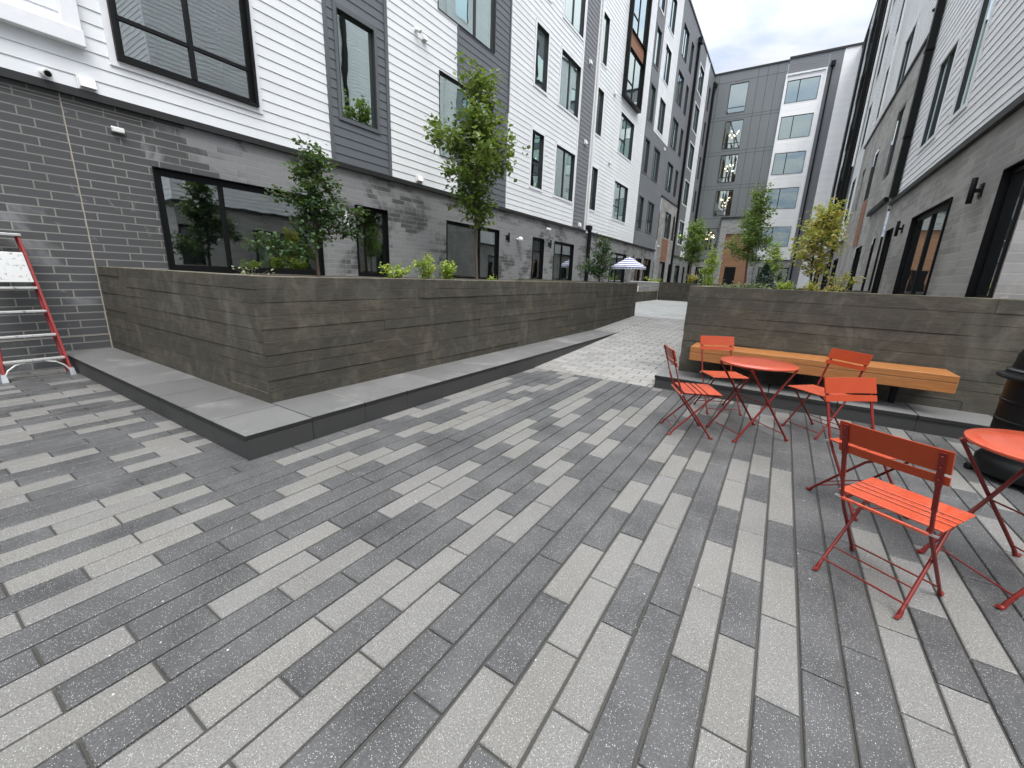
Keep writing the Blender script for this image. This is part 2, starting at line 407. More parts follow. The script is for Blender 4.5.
# ramp of pale pavers laid across
SL = .047; RY = 6.43
rz = lambda y: min(max(0, y - RY) * SL, .40)
mb = MB(); r = 0; y = RY
while y < 14.7:
    x = -3.60 - (.17 if r % 2 else 0)
    while x < -1.0:
        t = random.choice((.165, .19, .21, .23, .20)) * random.uniform(.94, 1.06)
        mb.cur = (t * 1.02, t, t * .95)
        if r < 2 : mb.cur = (t * 1.04, t, t * .92)
        if x + .34 > -1.24 and y > 6.4: x1 = -1.24 if y > 7.05 else -1.47
        else: x1 = x + .34
        if x1 - x > .05: paver(mb, max(x, -4.31) , x1, y, min(y + .165, 14.75), 0, SL, RY)
        x += .34
    y += .165; r += 1
# strip of ramp behind the kerb end, up to the planter wall
y = 10.6; r = 0
while y < 14.7:
    x = -4.31 + (0 if r % 2 else -.17)
    while x < -3.75:
        t = random.uniform(.17, .22); mb.cur = (t * 1.02, t, t * .95)
        xa = max(x, -4.31); xb = min(x + .34, -3.61)
        if xb - xa > .05: paver(mb, xa, xb, y, y + .165, 0, SL, RY)
        x += .34
    y += .165; r += 1
struct(mb.build('ramp_paving', 'ramp_paver'))
mb = MB()
mb.quad((-4.31, RY, -.006), (-1.0, RY, -.006), (-1.0, 14.75, rz(14.75) - .010), (-4.31, 14.75, rz(14.75) - .010))
struct(mb.build('ramp_bed', 'joint_sand'))
mb = MB()
zf = rz(14.75) + .0
mb.quad((-9.06, 14.75, zf), (2.1, 14.75, zf), (2.1, 49, zf + .05), (-9.06, 49, zf + .05))
struct(mb.build('far_paving', 'far_slabs'))
mb = MB()
mb.quad((-150, -150, -.012), (150, -150, -.012), (150, 150, -.012), (-150, 150, -.012))
struct(mb.build('ground', 'joint_sand'))

# ------------------------------------------------------------------ kerbs
def kerb(name, segs, sides):
    a = MB(); b = MB(); e = MB()
    for (x0, x1, y0, y1, z) in segs: 
        a.cur = (random.uniform(.84, 1.12),) * 3
        a.box(x0 + .006, x1 - .006, y0 + .006, y1 - .006, z - .005, z); e.box(x0 + .004, x1 - .004, y0 + .004, y1 - .004, z - .045, z - .0052)
    gq = MB()
    for (x0, x1, y0, y1, z) in segs: gq.box(x0 + .02, x1 - .02 if x1 < -3.7 or x1 > 0 else x1 - .02, y0 + .02, y1 - (0 if y1 > 2.2 and x1 < -3 and y1 < 10.9 else .02), z - .04, z - .0012)
    gq.build('kerb_grout', 'sealant')['kind'] = 'structure'
    for (x0, x1, y0, y1, z) in sides: b.box(x0 + .002, x1 - .002, y0 + .002, y1 - .002, -.02, z)
    o = struct(a.build(name, 'granite', bevel=.002)); e.build('kerb_edge', 'granite_edge', o); b.build('kerb_riser', 'granite_shaded_side', o)
segs = []; sides = []
x = -9.06
while x < -3.6:
    x1 = min(x + .61, -3.58)
    if x1 > -3.7: x1 = -3.58
    if x1 < -4.0: segs.append((x, x1 + (.01 if x1 == -3.58 else 0), 1.525, 2.13, .222)); sides.append((x, x1, 1.532, 2.12, .176))
    else:
        x1 = -3.58; segs.append((x, x1 + (.01 if x1 == -3.58 else 0), 1.525, 2.13, .222)); sides.append((x, -3.565, 1.532, 2.12, .176)); break
    x = x1
y = 2.13
while y < 10.9:
    y1 = min(y + .61, 10.95)
    segs.append((-4.31, -3.58, y, y1, .222)); sides.append((-4.30, -3.582, y, y1, .176)); y = y1
kerb('kerb', segs, sides)
segs = []; sides = []
x = -1.47
while x < 4.0:
    x1 = min(x + .76, 4.0); segs.append((x, x1, 6.46, 7.12, .192)); sides.append((x + (.012 if x < -1.4 else 0), x1, 6.475, 7.12, .146)); x = x1
kerb('kerb', segs, sides)

# ------------------------------------------------------------------ board formed concrete planters
def boards(mb, F, u0, u1, z0, z1, bh=.135, seed=1):
    """face of rough boards on map F(u, z, d); each board sits a few mm in or out"""
    rnd = random.Random(seed); z = z0
    while z < z1 - .01:
        h = bh * rnd.uniform(.92, 1.06); zt = z + h
        if z1 - zt < .06: zt = z1
        u = u0 - rnd.uniform(0, 1.5)
        while u < u1:
            w = rnd.uniform(1.2, 3.4); ua = max(u, u0); ub = min(u + w, u1)
            if ub - ua > .02:
                d = rnd.uniform(.002, .014); t = rnd.uniform(.88, 1.12); k = rnd.uniform(.98, 1.02); lo = rnd.choice((.0008, .0015, .003, .005))
                mb.cur = (t * k, t, t / k)
                n = max(1, int((ub - ua) / .35)); e = [rnd.uniform(-.0025, .0025) for _ in range(n + 1)]
                for i in range(n):
                    a = ua + (ub - ua) * i / n; c = ua + (ub - ua) * (i + 1) / n
                    mb.quad(F(a, z + lo + e[i], d), F(c, z + lo + e[i + 1], d), F(c, zt - lo + e[i + 1], d), F(a, zt - lo + e[i], d))
                    mb.quad(F(a, z, -.000), F(c, z, -.000), F(c, z + lo + e[i + 1], d), F(a, z + lo + e[i], d))
                    mb.quad(F(a, zt - lo + e[i], d), F(c, zt - lo + e[i + 1], d), F(c, zt, -.002), F(a, zt, -.002))
                mb.quad(F(ua, z, -.002), F(ua, z, d), F(ua, zt, d), F(ua, zt, -.002)); mb.quad(F(ub, z, -.002), F(ub, z, d), F(ub, zt, d), F(ub, zt, -.002))
            u += w
        z = zt
def planter(name, label, x0, x1, y0, y1, z0, z1, walls, soil_z, soil_box, seed, th=.2):
    """walls: list of 'S','E','W','N' faces that exist"""
    loc = ((x0 + x1) / 2, (y0 + y1) / 2, z0); r = thing(name, label, 'planter', loc)
    rnd = random.Random(seed)
    for w in walls:
        mb = MB(); mb.cur = (2.3, 2.3, 2.2)
        if w == 'S':
            F = lambda u, z, d: (u, y0 - d, z); mb.box(x0, x1, y0 + .001, y0 + th, z0, z1); boards(mb, F, x0 - .006, x1 + .006, z0, z1 - .004, seed=seed + 1)
        if w == 'N':
            F = lambda u, z, d: (u, y1 + d, z); mb.box(x0, x1, y1 - th, y1 - .001, z0, z1); boards(mb, F, x0, x1, z0, z1 - .004, seed=seed + 2)
        if w == 'E':
            F = lambda u, z, d: (x1 + d, u, z); mb.box(x1 - th, x1 - .001, y0 + th, y1 - (th if 'N' in walls else 0), z0, z1); boards(mb, F, y0 - .008, y1 + .008, z0, z1 - .004, seed=seed + 3)
        if w == 'W':
            F = lambda u, z, d: (x0 - d, u, z); mb.box(x0 + .001, x0 + th, y0 + th, y1 - (th if 'N' in walls else 0), z0, z1); boards(mb, F, y0 - .008, y1 + .008, z0, z1 - .004, seed=seed + 4)
        mb.build('planter_wall', 'board_concrete', r, off=loc)
    mb = MB(); sx0, sx1, sy0, sy1 = soil_box; n = 24; m_ = 24
    hs = [[soil_z + rnd.uniform(-.015, .03) for _ in range(n + 1)] for _ in range(m_ + 1)]
    for i in range(m_):
        for j in range(n):
            P = lambda a, b: (sx0 + (sx1 - sx0) * a / m_, sy0 + (sy1 - sy0) * b / n, hs[a][b])
            mb.quad(P(i, j), P(i + 1, j), P(i + 1, j + 1), P(i, j + 1))
    mb.build('soil', 'soil', r, off=loc)
    return r
planter('planter_bed', 'long dark board-formed concrete planter against the left building, holding lime shrubs', -9.06, -4.31, 2.13, 14.75, .20, 1.505, ['S', 'E', 'N'], 1.43, (-9.06, -4.5, 2.32, 14.56), 11)
planter('planter_bed', 'dark board-formed concrete planter behind the wooden bench and the round table', -1.24, 3.9, 7.10, 16.0, .17, 1.55, ['S', 'W', 'N'], 1.47, (-1.05, 3.9, 7.29, 15.81), 23)
planter('planter_bed', 'far greyish concrete planter closing the end of the walkway between the two near planters', -6.9, -1.6, 28.5, 34, .35, 1.55, ['S', 'W', 'E'], 1.48, (-6.7, -1.8, 28.7, 34), 37)
planter('low_wall', 'low dark concrete wall beside the patio under the striped umbrella', -7.15, -6.95, 22.5, 28.4, .38, .98, ['S', 'E', 'N'], .9, (-7.14, -6.97, 22.7, 28.2), 41)['category'] = 'low wall'

# ------------------------------------------------------------------ facades
def cuts(a, b, holes, z0, z1):
    """sub-rows of [z0,z1] with free u segments"""
    zs = sorted({z0, z1} | {h[2] for h in holes if z0 < h[2] < z1} | {h[3] for h in holes if z0 < h[3] < z1})
    for za, zb in zip(zs, zs[1:]):
        zm = (za + zb) / 2; segs = [(a, b)]
        for h in holes:
            if h[2] < zm < h[3]:
                ns = []
                for s0, s1 in segs:
                    if h[1] <= s0 or h[0] >= s1: ns.append((s0, s1)); continue
                    if h[0] > s0: ns.append((s0, h[0]))
                    if h[1] < s1: ns.append((h[1], s1))
                segs = ns
        for s0, s1 in segs:
            if s1 - s0 > 1e-4: yield s0, s1, za, zb
def siding(mb, F, u0, u1, z0, z1, holes, e=.184, lap=.012):
    z = z0
    rnd = random.Random(int(u0 * 97 + z0 * 13))
    while z < z1 - 1e-4:
        zt = min(z + e, z1); t = rnd.uniform(.975, 1.02); mb.cur = (t, t, t)
        D = lambda q: lap * (1 - (q - z) / e) + .001
        jn = [u0 - rnd.uniform(0, 3.6)]
        while jn[-1] < u1: jn.append(jn[-1] + 3.66)
        for s0, s1, za, zb in [(max(p, a) + (.0015 if p > a else 0), min(q, b), c, d) for (p, q, c, d) in cuts(u0, u1, holes, z, zt) for a, b in zip(jn, jn[1:] + [1e9]) if min(q, b) - max(p, a) > .01]:
            t2 = t * (1 + .02 * math.sin(s0 * 37.7 + z * 11)); mb.cur = (t2, t2, t2)
            mb.quad(F(s0, za, D(za)), F(s1, za, D(za)), F(s1, zb, D(zb)), F(s0, zb, D(zb)))
            if za == z: mb.quad(F(s0, za, 0), F(s1, za, 0), F(s1, za, D(za)), F(s0, za, D(za)))
        z = zt
def flat(mb, F, u0, u1, z0, z1, holes, d=0):
    for s0, s1, za, zb in cuts(u0, u1, holes, z0, z1): mb.fquad(F, s0, s1, za, zb, d)

def window(b, F, off, u0, u1, z0, z1, mull=(), trans=(), trim=None, frame='black_metal', curtain=0, proud=.0, depth=.11, bar=.024, room=1.0, rmat='interior', oe=.012, pd=.066):
    def FF(u, z, d): return F(u, z, d + proud)
    mb = MB(); fd = .035 if pd > .05 else .004
    o0 = -depth - (proud if proud else 0)
    for (a, c, p, q) in ((u0, u0 + oe, z0, z1), (u1 - oe, u1, z0, z1), (u0 + oe, u1 - oe, z0, z0 + oe), (u0 + oe, u1 - oe, z1 - oe, z1)):
        mb.fbox(FF, a, c, p, q, o0, fd)
    g0 = -pd - .019; g1 = -pd + .021
    for (a, c, p, q) in ((u0 + oe, u0 + oe + bar, z0 + oe, z1 - oe), (u1 - oe - bar, u1 - oe, z0 + oe, z1 - oe), (u0 + oe + bar, u1 - oe - bar, z0 + oe, z0 + oe + bar), (u0 + oe + bar, u1 - oe - bar, z1 - oe - bar, z1 - oe)):
        mb.fbox(FF, a, c, p, q, g0, g1)
    for m_ in mull: mb.fbox(FF, m_ - .035, m_ + .035, z0 + oe + bar, z1 - oe - bar, g0 - .004, g1 + .012)
    for tr_ in trans:
        if hasattr(tr_, '__len__'): ta, tb, tz = tr_
        else: ta, tb, tz = u0 + .08, u1 - .08, tr_
        mb.fbox(FF, ta, tb, tz - .028, tz + .028, g0 - .002, g1 + .008)
    w = mb.build('window', 'window_frame' if z0 > 4.6 and bar < .04 else frame, b, off=off)
    mb = MB(); e_ = oe + bar * .7; mb.fquad(FF, u0 + e_, u1 - e_, z0 + e_, z1 - e_, -pd); mb.build('pane', 'glass_upper' if z0 > 4.6 else 'glass', w, off=off)
    mb = MB(); i0 = o0 - .001; i1 = o0 - room
    a, c, p, q = u0 + .002, u1 - .002, z0 + .002, z1 - .002
    G = FF
    mb.quad(G(a, p, i1), G(c, p, i1), G(c, q, i1), G(a, q, i1)); mb.quad(G(a, p, i0), G(c, p, i0), G(c, p, i1), G(a, p, i1)); mb.quad(G(a, q, i0), G(c, q, i0), G(c, q, i1), G(a, q, i1))
    mb.quad(G(a, p, i0), G(a, q, i0), G(a, q, i1), G(a, p, i1)); mb.quad(G(c, p, i0), G(c, q, i0), G(c, q, i1), G(c, p, i1))
    mb.build('room', rmat, w, off=off)
    if curtain:
        lo, hi = ((u0 + .05, u0 + (u1 - u0) * abs(curtain)) if curtain > 0 else (u1 - (u1 - u0) * abs(curtain), u1 - .05))
        mb = MB(); n = max(6, int((hi - lo) / .045)); pr = None
        for i in range(n + 1):
            u = lo + (hi - lo) * i / n; d = o0 - .09 + .025 * math.sin(i * 1.9)
            if pr: mb.quad(G(pr[0], z0 + .03, pr[1]), G(u, z0 + .03, d), G(u, z1 - .03, d), G(pr[0], z1 - .03, pr[1]))
            pr = (u, d)
        mb.build('curtain', 'curtain', w, off=off)
    if trim:
        mb = MB(); t = .085
        for (a, c, p, q) in ((u0 - t, u0 - .002, z0 - t, z1 + t), (u1 + .002, u1 + t, z0 - t, z1 + t), (u0, u1, z0 - t, z0 - .002), (u0, u1, z1 + .002, z1 + t)):
            mb.fbox(F, a, c, p, q, -.01, .032)
        mb.build('trim', trim, w, off=off)
    return w
class Facade:
    def __init__(s, label, loc, F, cat='building'):
        s.r = thing('apartment_building', label, cat, loc); s.F = F; s.e = .184; s.off = (0, 0, 0); s.holes = []; s.jobs = []; s.w = []
    def win(s, u0, u1, z0, z1, **k): s.holes.append((u0, u1, z0, z1)); s.w.append((u0, u1, z0, z1, k))
    def side(s, name, mat, *rects):
        for r in rects:
            mb = MB(); siding(mb, s.F, *r, s.holes, e=s.e); mb.build(name, mat, s.r)
    def flatp(s, name, mat, *rects, d=0):
        for r in rects:
            mb = MB(); flat(mb, s.F, *r, s.holes, d); o = mb.build(name, mat, s.r)
        return o
    def box(s, name, mat, *boxes, bevel=0):
        for b in boxes:
            mb = MB(); mb.fbox(s.F, *b); o = mb.build(name, mat, s.r, bevel=bevel)
        return o
    def finish(s):
        for u0, u1, z0, z1, k in s.w: window(s.r, s.F, s.off, u0, u1, z0, z1, **k)
FZ = {2: (5.04, 7.0), 3: (8.5, 10.43), 4: (11.52, 13.45), 5: (14.52, 16.47), 6: (17.45, 19.33)}
rc = random.Random(5)
def cur(): return rc.choice((.96, .95, .7, -.8, .95, .95, .96))

# ---- left building, wall plane X = -9.06
LB = Facade('long white and grey sided apartment block over dark brick on the left', (-9.06, 0, 0), lambda u, z, d: (d, u, z))
T = 'white_trim'; Gt = 'grey_trim'
LB.win(2.82, 4.86, 4.52, 7.15, mull=(3.86,), trans=(5.12,), trim=T, proud=.05, curtain=0, bar=.065, oe=.05, pd=.07)
LB.win(6.73, 7.72, 4.94, 7.0, trim=Gt, trans=(), curtain=0)
LB.win(9.95, 12.52, 4.90, 7.03, mull=(11.5,), frame='black_metal', curtain=.2)
LB.win(9.92, 12.56, 8.44, 10.45, mull=(11.6,), curtain=-.3)
LB.win(3.0, 4.8, 8.5, 10.43, mull=(3.9,)); LB.win(6.73, 7.72, 8.5, 10.43)
for f in (2, 3, 4, 5): 
    z0, z1 = FZ[f]
    LB.win(15.12, 16.02, z0, z1, trim=T, trans=((z0 + .85),) if f == 2 else (), curtain=.95 if f > 2 else .3)
    LB.win(17.15, 18.98, z0, z1, trim=T, mull=(18.07,), curtain=.94 if f > 2 else .3)
for f in (2, 3, 4, 5, 6):
    z0, z1 = FZ[f]
    LB.win(21.05, 21.78, z0, z1, trim=T, curtain=cur())
    if f in (2, 3, 6): LB.win(24.42, 26.75, z0, z1, trim=T, mull=(25.6,), trans=((24.5, 25.6, z0 + .7),), curtain=.93)
    if f in (2, 3, 4, 5, 6): LB.win(29.22, 30.2, z0, z1, curtain=cur(), trim=Gt if f < 6 else T)
    LB.win(31.45, 32.9, z0, z1, mull=(32.15,), curtain=cur(), trim=T if f > 3 else Gt)
    if f > 2:
        LB.win(35.4, 37.1, z0, z1, mull=(36.25,), curtain=cur()); LB.win(38.2, 39.0, z0, z1, curtain=cur())
    LB.win(42.0, 43.95, z0, z1, mull=(43.0,), curtain=cur(), trim=T)
    LB.win(47.0, 47.6, z0, z1)
LB.win(24.35, 27.0, 11.22, 13.45, mull=(25.6,), proud=.16, bar=.08, trans=((24.5, 25.6, 12.0),), curtain=.4)
LB.win(24.35, 27.0, 14.25, 16.9, mull=(25.6,), proud=.16, bar=.08, trans=((24.5, 25.6, 15.0),), curtain=0)
LB.win(36.35, 38.4, 5.07, 7.05, mull=(37.4,)); LB.win(39.2, 40.0, 5.07, 7.05)
# ground floor openings
LB.win(3.04, 6.0, 1.44, 3.12, mull=(4.05,), depth=.22, bar=.11, room=2.2, curtain=0)
LB.win(6.94, 7.93, 1.44, 3.12, depth=.22, bar=.09, room=2)
LB.win(10.25, 13.08, 1.40, 3.17, mull=(12.0,), depth=.25, bar=.09, rmat='drywall', room=2.5)
LB.win(15.55, 16.5, .45, 3.17, depth=.25, bar=.1); LB.win(17.5, 19.55, .45, 3.17, depth=.25, mull=(18.4,), bar=.1, curtain=.5)
LB.win(24.9, 27.7, .45, 3.18, depth=.25, mull=(26.2,), bar=.1, curtain=.42); LB.win(30.0, 31.2, .45, 3.1, depth=.25, bar=.12); LB.win(31.95, 33.75, .45, 3.18, depth=.25, mull=(32.9,), bar=.1)
LB.win(36.35, 38.3, .45, 3.2, depth=.25, bar=.12); LB.win(39.55, 40.35, .45, 3.12, depth=.2); LB.win(42.6, 44.4, .45, 3.1, depth=.2, bar=.12); LB.win(46.2, 46.9, .45, 3.1, depth=.2)
TOP = 20.85; Z0 = 3.97
LB.side('white_siding', 'white_siding', (-9, 6.44, Z0, TOP), (8.09, 10.75, Z0, TOP), (13.46, 19.2, Z0, TOP), (20.62, 28.95, Z0, TOP), (30.75, 34.7, 11.25, TOP), (44.1, 45.9, Z0, TOP))
LB.side('grey_siding', 'grey_siding', (6.46, 8.07, Z0, TOP), (10.77, 13.44, Z0, TOP))
LB.side('grey_siding', 'mid_siding', (19.22, 20.60, Z0, TOP), (28.97, 34.7, Z0, 11.22), (28.97, 30.73, 11.25, TOP), (34.72, 41.2, 7.9, 17.0), (41.22, 44.08, Z0, TOP), (45.92, 49, Z0, TOP))
LB.side('pale_siding', 'mid_siding', (34.72, 41.2, 17.0, TOP))
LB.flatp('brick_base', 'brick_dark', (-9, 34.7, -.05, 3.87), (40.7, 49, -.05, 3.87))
LB.flatp('brick_bay', 'brick_warm', (34.7, 40.7, -.05, 7.85), d=.06)
LB.flatp('wood_panel', 'wood_panel_side', (36.3, 38.35, 3.24, 4.98), d=.075)
LB.box('ledge', 'dark_flashing', (-9, 20.75, 3.86, 3.965, -.02, .075), (21.3, 34.7, 3.86, 3.965, -.02, .075), (40.7, 49, 3.86, 3.965, -.02, .075), (34.6, 40.8, 7.84, 7.93, -.02, .10))
LB.box('roof_coping', 'dark_flashing', (-9, 49, TOP, TOP + .16, -.6, .06))
LB.box('corner_board', 'grey_trim', (6.40, 6.49, Z0, TOP, 0, .034), (8.04, 8.13, Z0, TOP, 0, .034), (13.40, 13.47, 7.03, TOP, 0, .033), (10.73, 10.79, 7.1, 8.4, 0, .033), (28.90, 28.98, Z0, TOP, 0, .033), (41.17, 41.24, Z0, TOP, 0, .033))
LB.box('corner_board', 'white_trim', (20.6, 20.68, Z0, TOP, 0, .035), (19.1, 19.2, Z0, TOP, 0, .033), (30.73, 30.8, 11.25, TOP, 0, .034), (44.08, 44.16, Z0, TOP, 0, .033), (45.84, 45.91, Z0, TOP, 0, .033))
LB.box('orange_panel', 'wood_panel_side', (24.42, 26.93, 13.46, 14.24, 0, .10))
LB.box('bay_frame', 'black_metal', (24.24, 24.345, 11.12, 17.1, 0, .24), (27.005, 27.1, 11.12, 17.1, 0, .24), (24.345, 27.005, 11.12, 11.215, 0, .24), (24.345, 27.005, 16.905, 17.1, 0, .24))
LB.box('casing', 'white_trim', (-.5, 2.47, 4.52, 4.72, 0, .13), (2.27, 2.46, 4.725, 7.3, 0, .11), bevel=.006)
LB.box('sealant_joint', 'sealant', (2.10, 2.113, .0, 3.86, 0, .004), (-3, 2.10, .44, .448, 0, .004), (-3, 3.0, 3.745, 3.752, 0, .004))
mb = MB()
for (u, z0, z1) in ((20.78, 4.25, 20.9),): mb.tube([(.09, u, z0), (.09, u, z1)], .055, 10)
mb.build('downspout', 'white_plastic', LB.r, smooth=True)
mb = MB(); mb.tube([(.02, 21.0, 4.12), (.12, 21.05, 4.05), (.15, 21.1, 3.9), (.15, 21.1, .35)], .10, 12); p_ = mb.build('downspout', 'black_metal', LB.r)
mb = MB(); mb.fbox(LB.F, 20.86, 21.22, 4.0, 4.22, .0, .22); mb.build('hopper', 'black_metal', p_)
mb = MB(); mb.fbox(LB.F, 40.2, 40.42, .4, 20.0, .03, .22); p_ = mb.build('downspout', 'black_metal', LB.r)
mb = MB(); mb.fbox(LB.F, 40.1, 40.55, 20.0, 20.4, .03, .34); mb.build('hopper', 'black_metal', p_)
mb = MB(); mb.fbox(LB.F, 48.6, 48.8, .4, 20.3, .03, .2); mb.build('downspout', 'black_metal', LB.r)
LB.finish()

# ---- right building, wall plane X = 2.1
RB = Facade('pale sided apartment block over warm grey brick at the right edge of the photo', (2.1, 0, 0), lambda u, z, d: (-d, u, z))
RB.e = .152
RB.win(7.34, 8.12, 1.5, 3.12, depth=.3, bar=.06); 
RB.win(10.15, 12.7, 1.44, 3.13, depth=.3, mull=(11.4,), bar=.09, curtain=.3, rmat='drywall'); RB.win(14.75, 15.5, .9, 3.15, depth=.25); RB.win(16.85, 17.4, .9, 3.12, depth=.2)
RB.win(19.45, 21.2, .5, 3.1, depth=.3, bar=.12); RB.win(28, 30, .5, 3.1, depth=.3); RB.win(33, 36, .5, 3.1, depth=.3); RB.win(41, 42.5, .5, 3.1, depth=.3)
RB.win(10.93, 11.72, 4.75, 7.0, trim='pale_siding'); RB.win(12.75, 14.0, 4.76, 6.45, trim='pale_siding', mull=(13.4,))
for z0, z1 in ((8.5, 10.4), (11.5, 13.4), (14.5, 16.4), (17.45, 19.3)):
    RB.win(10.93, 11.72, z0, z1, trim='pale_siding'); RB.win(12.75, 14.0, z0, z1, trim='pale_siding', mull=(13.4,))
RB.win(17.4, 18.5, 4.95, 6.95, depth=.2); RB.win(21.0, 22.3, 4.9, 6.6, depth=.2); RB.win(24.3, 25.0, 4.9, 6.6, depth=.2)
RB.win(19.4, 21.0, 8.05, 9.75, trim='pale_siding', mull=(20.2,), curtain=.4)
for z0, z1 in ((8.5, 10.4), (11.5, 13.4), (14.5, 16.4), (17.45, 19.3)):
    if z0 > 9: RB.win(19.4, 21.0, z0, z1, trim='pale_siding', mull=(20.2,))
    RB.win(24.0, 25.2, z0, z1, trim='pale_siding'); RB.win(28.2, 29.6, z0, z1, trim='pale_siding')
    RB.win(34.0, 37.0, z0, z1, proud=.15, mull=(35.5,)); RB.win(41.0, 42.6, z0, z1); RB.win(45.5, 46.6, z0, z1)
RB.win(34.0, 37.0, 5.0, 7.4, proud=.15); RB.win(41.0, 42.6, 5.0, 7.0); RB.win(28.2, 29.6, 5.0, 7.0)
RB.side('pale_siding', 'pale_siding', (7.3, 16.0, Z0, 20.85), (16.0, 26.6, 7.97, 20.85), (38.6, 40, Z0, 20.85))
RB.side('white_siding', 'white_siding', (26.62, 30.6, Z0, 20.85), (40.02, 44, Z0, 20.85))
RB.side('dark_siding', 'mid_siding', (30.62, 38.58, Z0, 20.85), (44.02, 49, Z0, 20.85))
RB.flatp('brick_base', 'brick_warm', (7.3, 16.0, -.05, 3.87), (26.6, 49, -.05, 3.87))
RB.flatp('brick_bay', 'brick_warm', (16.0, 26.6, -.05, 7.9), d=.05)
RB.flatp('wood_panel', 'wood_panel_side', (21.0, 22.3, 3.2, 4.86), d=.065)
RB.box('ledge', 'dark_flashing', (7.3, 16.0, 3.86, 3.965, -.02, .07), (15.9, 26.7, 7.88, 7.97, -.02, .10), (26.7, 49, 3.86, 3.965, -.02, .07))
RB.box('canopy', 'black_metal', (16.2, 19.3, 4.0, 4.12, .05, .16))
RB.box('roof_coping', 'dark_flashing', (7.3, 49, 20.85, 21.01, -.6, .06))
RB.box('bay_frame', 'black_metal', (33.85, 33.99, 4.7, 20.0, 0, .24), (37.01, 37.15, 4.7, 20.0, 0, .24))
FE = lambda u, z, d: (u, 7.3 - d, z)      # the block's short end, facing the front court
mb = MB(); mb.fquad(FE, 0, 6, -.05, 3.87, 0); mb.build('brick_end', 'brick_warm_end', RB.r)
mb = MB(); siding(mb, FE, .1, 6, Z0, 20.85, []); mb.build('pale_siding', 'pale_siding', RB.r)
mb = MB(); mb.fbox(FE, -.02, .1, Z0, 20.85, 0, .035); mb.build('corner_board', 'white_trim', RB.r)
mb = MB(); mb.fbox(FE, -.07, 6, 3.86, 3.965, -.02, .07); mb.build('ledge', 'dark_flashing', RB.r)
for q in ((15.32, 15.5, 3.97, 20.9, .025, .17), (31.5, 31.62, .5, 20, .03, .16), (43.9, 44.05, .5, 20, .03, .16)):
    mb = MB(); mb.fbox(RB.F, *q); p_ = mb.build('downspout', 'black_metal', RB.r)
    if q[0] < 16:
        for z in (5.4, 7.3):
            mb = MB(); mb.fbox(RB.F, 15.29, 15.53, z, z + .06, .02, .18); mb.build('bracket', 'black_metal', p_)
for y in (22.9, 30.6):
    mb = MB(); mb.tube([(-.1, y, 8), (-.1, y, 20.9)], .05, 8); mb.build('downspout', 'white_plastic', RB.r)
for w_ in RB.w:
    if w_[2] > 4: w_[4].setdefault('pd', .03); w_[4].setdefault('bar', .025); w_[4].setdefault('oe', .012); w_[4].setdefault('depth', .06); w_[4].setdefault('curtain', .9)
RB.finish()

RB.e = .15
# ---- end building, wall plane Y = 49
EB = Facade('grey panelled apartment block with a white window column closing the far end of the courtyard', (0, 49, 0), lambda u, z, d: (u, -d, z))
for f, (z0, z1) in FZ.items():
    EB.win(-2.85, -.42, z0 + (.15 if f > 2 else .2), z1 + .05, mull=(-1.9,), frame='dark_flashing', curtain=.95 if f in (4, 5, 6) else 0, trim=None)
stair = [(-7.55, -6.0, 17.5, 19.95), (-7.5, -5.95, 14.4, 16.8), (-7.45, -5.9, 11.37, 13.8), (-7.4, -5.85, 8.25, 10.6), (-8.3, -6.7, 5.0, 7.06)]
for s_ in stair: EB.win(*s_, trans=((s_[0] + .08, s_[1] - .08, s_[2] + .45),), frame='dark_flashing', room=2.0, rmat='drywall')
EB.win(-2.5, .03, .5, 3.3, frame='black_metal', bar=.08, mull=(-1.2,)); EB.win(-8.3, -7.2, .5, 3.2, bar=.1)
EB.flatp('grey_panels', 'panel_grey', (-9.06, -3.0, 7.3, 20.95), (-9.06, -6.5, 3.9, 7.3), d=.0)
EB.side('white_siding', 'bright_siding', (-2.98, -.05, 4.02, 19.85), (.95, 2.1, .4, 21.1))
EB.side('dark_siding', 'mid_siding', (-.04, .94, .4, 21.1), (-2.98, -.05, 19.87, 21.1))
EB.flatp('brick_base', 'brick_pale', (-9.06, -6.5, .3, 3.9), (-2.98, -.05, .3, 4.0))
mb = MB(); L_ = [(-9.06, -3.0, z - .012, z + .012) for z in (8.0, 10.75, 11.05, 13.85, 14.15, 16.95, 17.2, 20.15)] + [(x - .012, x + .012, 7.3, 20.9) for x in (-8.6, -5.3, -4.55, -3.8)]
for l in L_: flat(mb, EB.F, *l, EB.holes, .006)
mb.build('panel_joint', 'dark_flashing', EB.r)
EB.flatp('stone_portal', 'brick_pale', (-6.45, -5.95, .3, 7.9), (-3.45, -2.95, .3, 7.9), (-5.95, -3.45, 6.5, 7.9), d=.25)
EB.box('portal_return', 'brick_pale', (-6.46, -6.44, .3, 7.9, 0, .249), (-2.96, -2.94, .3, 7.9, 0, .249))
EB.flatp('wood_panel', 'wood_panel', (-5.94, -3.46, .3, 6.5), d=.05)
EB.box('door', 'black_metal', (-5.5, -4.5, .4, 3.28, .055, .12), bevel=.01)
EB.box('ledge', 'dark_flashing', (-9.06, -6.45, 3.86, 3.97, 0, .08), (-2.95, -.05, 3.93, 4.03, 0, .06), (-6.55, -2.85, 7.9, 8.05, 0, .34))
EB.box('white_frame', 'white_trim', (-3.06, -2.94, 4.04, 19.9, 0, .12), (-.14, -.02, 4.04, 19.9, 0, .12), (-2.94, -.14, 19.78, 19.9, 0, .12))
EB.box('roof_coping', 'dark_flashing', (-9.06, -3.0, 20.95, 21.08, -.6, .06), (-3.0, 2.1, 21.1, 21.26, -.6, .08))
